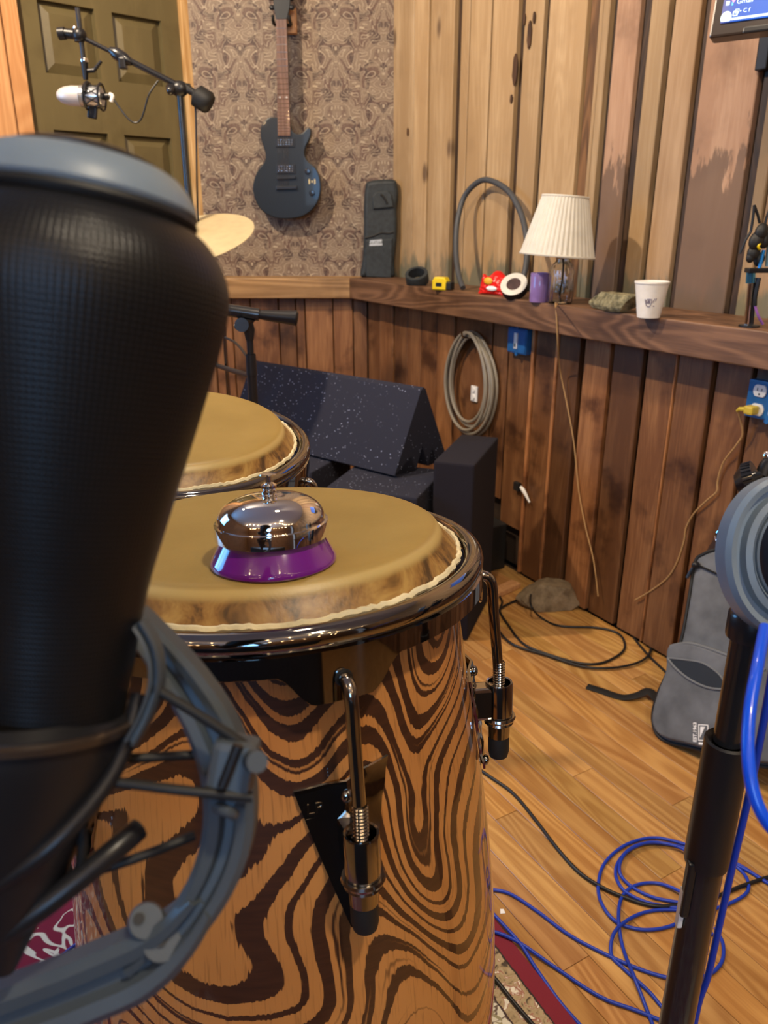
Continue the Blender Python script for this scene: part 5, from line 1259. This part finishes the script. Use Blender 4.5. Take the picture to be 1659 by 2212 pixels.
Msh = T(ony(1203, 553, p.y).x, p.y, zS) @ RY(.075)
hS = zS2-zS
def pleat(a, r, z, j): return r*(1+.012*math.sin(a*44+(.8*math.sin(a*3)))), z
shd = MB().lathe([(rB, 0), (rB*.5+rT*.5, hS/2), (rT, hS), (rT-.003, hS), (rB*.5+rT*.5-.003, hS/2), (rB-.003, 0)], Msh, 264, close=True, fn=pleat).build('lamp_shade', m_shade, lm)
for rr_, zz in ((rB, .002), (rT, hS-.001)): MB().lathe([(rr_+.0022*math.cos(q*PI/3), zz+.0035*math.sin(q*PI/3)) for q in range(6)], Msh, 64, close=True).build('shade_trim', m_shade, shd)
MB().cyl(Msh @ V((0, 0, hS-.012)), Msh @ V((0, 0, hS+.004)), .004).cyl(Msh @ V((-rT, 0, hS-.012)), Msh @ V((rT, 0, hS-.012)), .0012).cyl(Msh @ V((0, 0, hS-.012)), Mq_ @ V((0, 0, .165)), .003).build('shade_harp', m_chrome2, lm)
lc = [lz(1203, 660)+V((0, 0, .004)), lz(1200, 667)+V((0, 0, .004))]
e_ = onpl(1199, 672, KU+N*(LF+.003), N); lc += [V((e_.x, e_.y, ZL+.002))]
lc += [onpl(1203, 700, KU+N*(LF+.0035), N), wallpt(1205, 745, .085), wallpt(1210, 800, .03), wallpt(1225, 875, .012), wallpt(1240, 960, .010), wallpt(1250, 1060, .010), wallpt(1265, 1140, .012), wallpt(1282, 1210, .014), wallpt(1292, 1288, .016)]
MB().tube(spline(lc, 8), .0020, 8).build('lamp_cord', m_cream2, lm)
# stone slab
p = lz(1318, 672)
stone('stone_slab', (p.x+.012, p.y, ZL+.0005), (.100, .034, .036), -PI/3, m_slab, 'flat mossy stone piece on the ledge between lamp and cup', 'stone', 11, 5, .95)
# foam cup
p = lz(1402, 686); Mf = T(p.x, p.y+.006, ZL)
fc = thing('foam_cup', 'white foam cup with faint scribbled print on the ledge', 'cup', Mf)
MB().lathe([(.0, .002), (.024, .002), (.025, 0), (.0265, .0), (.0392, .079), (.0405, .080), (.0410, .082), (.0405, .085), (.0385, .085), (.0375, .082), (.0245, .006), (0, .006)], Mf, 56).build('cup_body', m_foamcup, fc)
sk = MB(); 
def cpp(a, z): r = .0267+.0127*(z/.079)+.0004; return Mf @ V((r*math.cos(a), r*math.sin(a), z))
rnd = random.Random(8)
for st_ in ([(-2.25, .045), (-2.18, .036), (-2.1, .030), (-1.95, .028), (-1.85, .031), (-1.78, .04), (-1.8, .046)], [(-2.15, .044), (-2.12, .038), (-2.05, .036), (-2.02, .043)], [(-1.99, .043), (-1.96, .037), (-1.92, .036), (-1.9, .044)], [(-1.7, .038), (-1.62, .044), (-1.58, .047)], [(-1.65, .030), (-1.55, .029)], [(-1.48, .048), (-1.5, .042)], [(-2.1, .045), (-1.85, .0455)]):
    sk.tube(spline([cpp(a, z) for a, z in st_], 4), .0009, 5)
sk.build('scribble_print', m_ink, fc)
# headset mic gear at right end
hs = thing('clip_stand', 'chrome clip stand with tangled black mic clips at right end of the ledge', 'stand', lz(1612, 706))
p0_ = lz(1612, 706); zt_ = ony(1621, 610, p0_.y)
def hp_(x_, y_, d=0): return ony(x_, y_, p0_.y+d)
MB().cyl(p0_+V((0, 0, .002)), hp_(1621, 612), .0055, None, 14).build('chrome_tube', m_bell, hs)
MB().cyl(p0_+V((.012, .003, .002)), hp_(1631, 600, .004), .005, None, 12).build('dark_tube', m_blackm, hs)
MB().lathe([(0, 0), (.022, 0), (.022, .004), (.006, .007), (0, .007)], T(p0_.x+.006, p0_.y, ZL), 24).build('tube_foot', m_black, hs)
MB().cyl(hp_(1621, 611), hp_(1622, 588), .010, .0095, 18).build('blue_collar', plain('blue_chrome', (.10, .40, .75), .12, .9), hs)
MB().box((0, 0, 0), (.055, .024, .010), frame(hp_(1640, 584), V((0, 0, 1))), .002).build('clamp_bar', m_black, hs)
ck_ = MB(); 
for (x_, y_, r_) in ((1628, 545, .014), (1634, 520, .016), (1645, 500, .014), (1622, 555, .010), (1652, 520, .013), (1640, 560, .012)): ck_.ball((0, 0, 0), r_, frame(hp_(x_, y_, random.uniform(-.01, .01)), V((.3, .1, 1))), 12, (1, .8, 1.3))
ck_.build('clip_cluster', m_rubber, hs)
MB().cyl(hp_(1640, 580), hp_(1650, 540), .004).build('blue_rod', plain('blue_rod_metal', (.05, .33, .75), .25, .5), hs)
MB().cyl(hp_(1662, 575), hp_(1668, 500), .009).build('teal_tube', plain('pale_teal_metal', (.25, .36, .38), .3, .5), hs)
MB().tube(spline([hp_(1642, 526, -.015), hp_(1638, 532, -.018), hp_(1641, 538, -.016)], 4), .0028, 8).build('yellow_tag', m_yellow, hs)
for pts in ([(1622, 500), (1628, 460), (1629, 443)], [(1629, 443), (1636, 462), (1641, 482)], [(1598, 548), (1610, 520), (1622, 500)], [(1650, 500), (1656, 470), (1668, 440)]):
    MB().tube(spline([hp_(*q) for q in pts], 4), .003, 8).build('clip_wire', m_cable, hs)
MB().tube(spline([hp_(1640, 600, -.01), hp_(1632, 640, -.01), hp_(1631, 660, -.01)], 4), .0045, 8).build('black_lead', m_cable, hs)
MB().tube(spline([hp_(1631, 660, -.01), hp_(1638, 682, -.012), hp_(1648, 700, -.01)], 4), .003, 8).build('purple_lead', plain('purple_lead', (.30, .12, .42), .4), hs)
print('PLANKS', cnt, 'OBJECTS', len(bpy.data.objects))
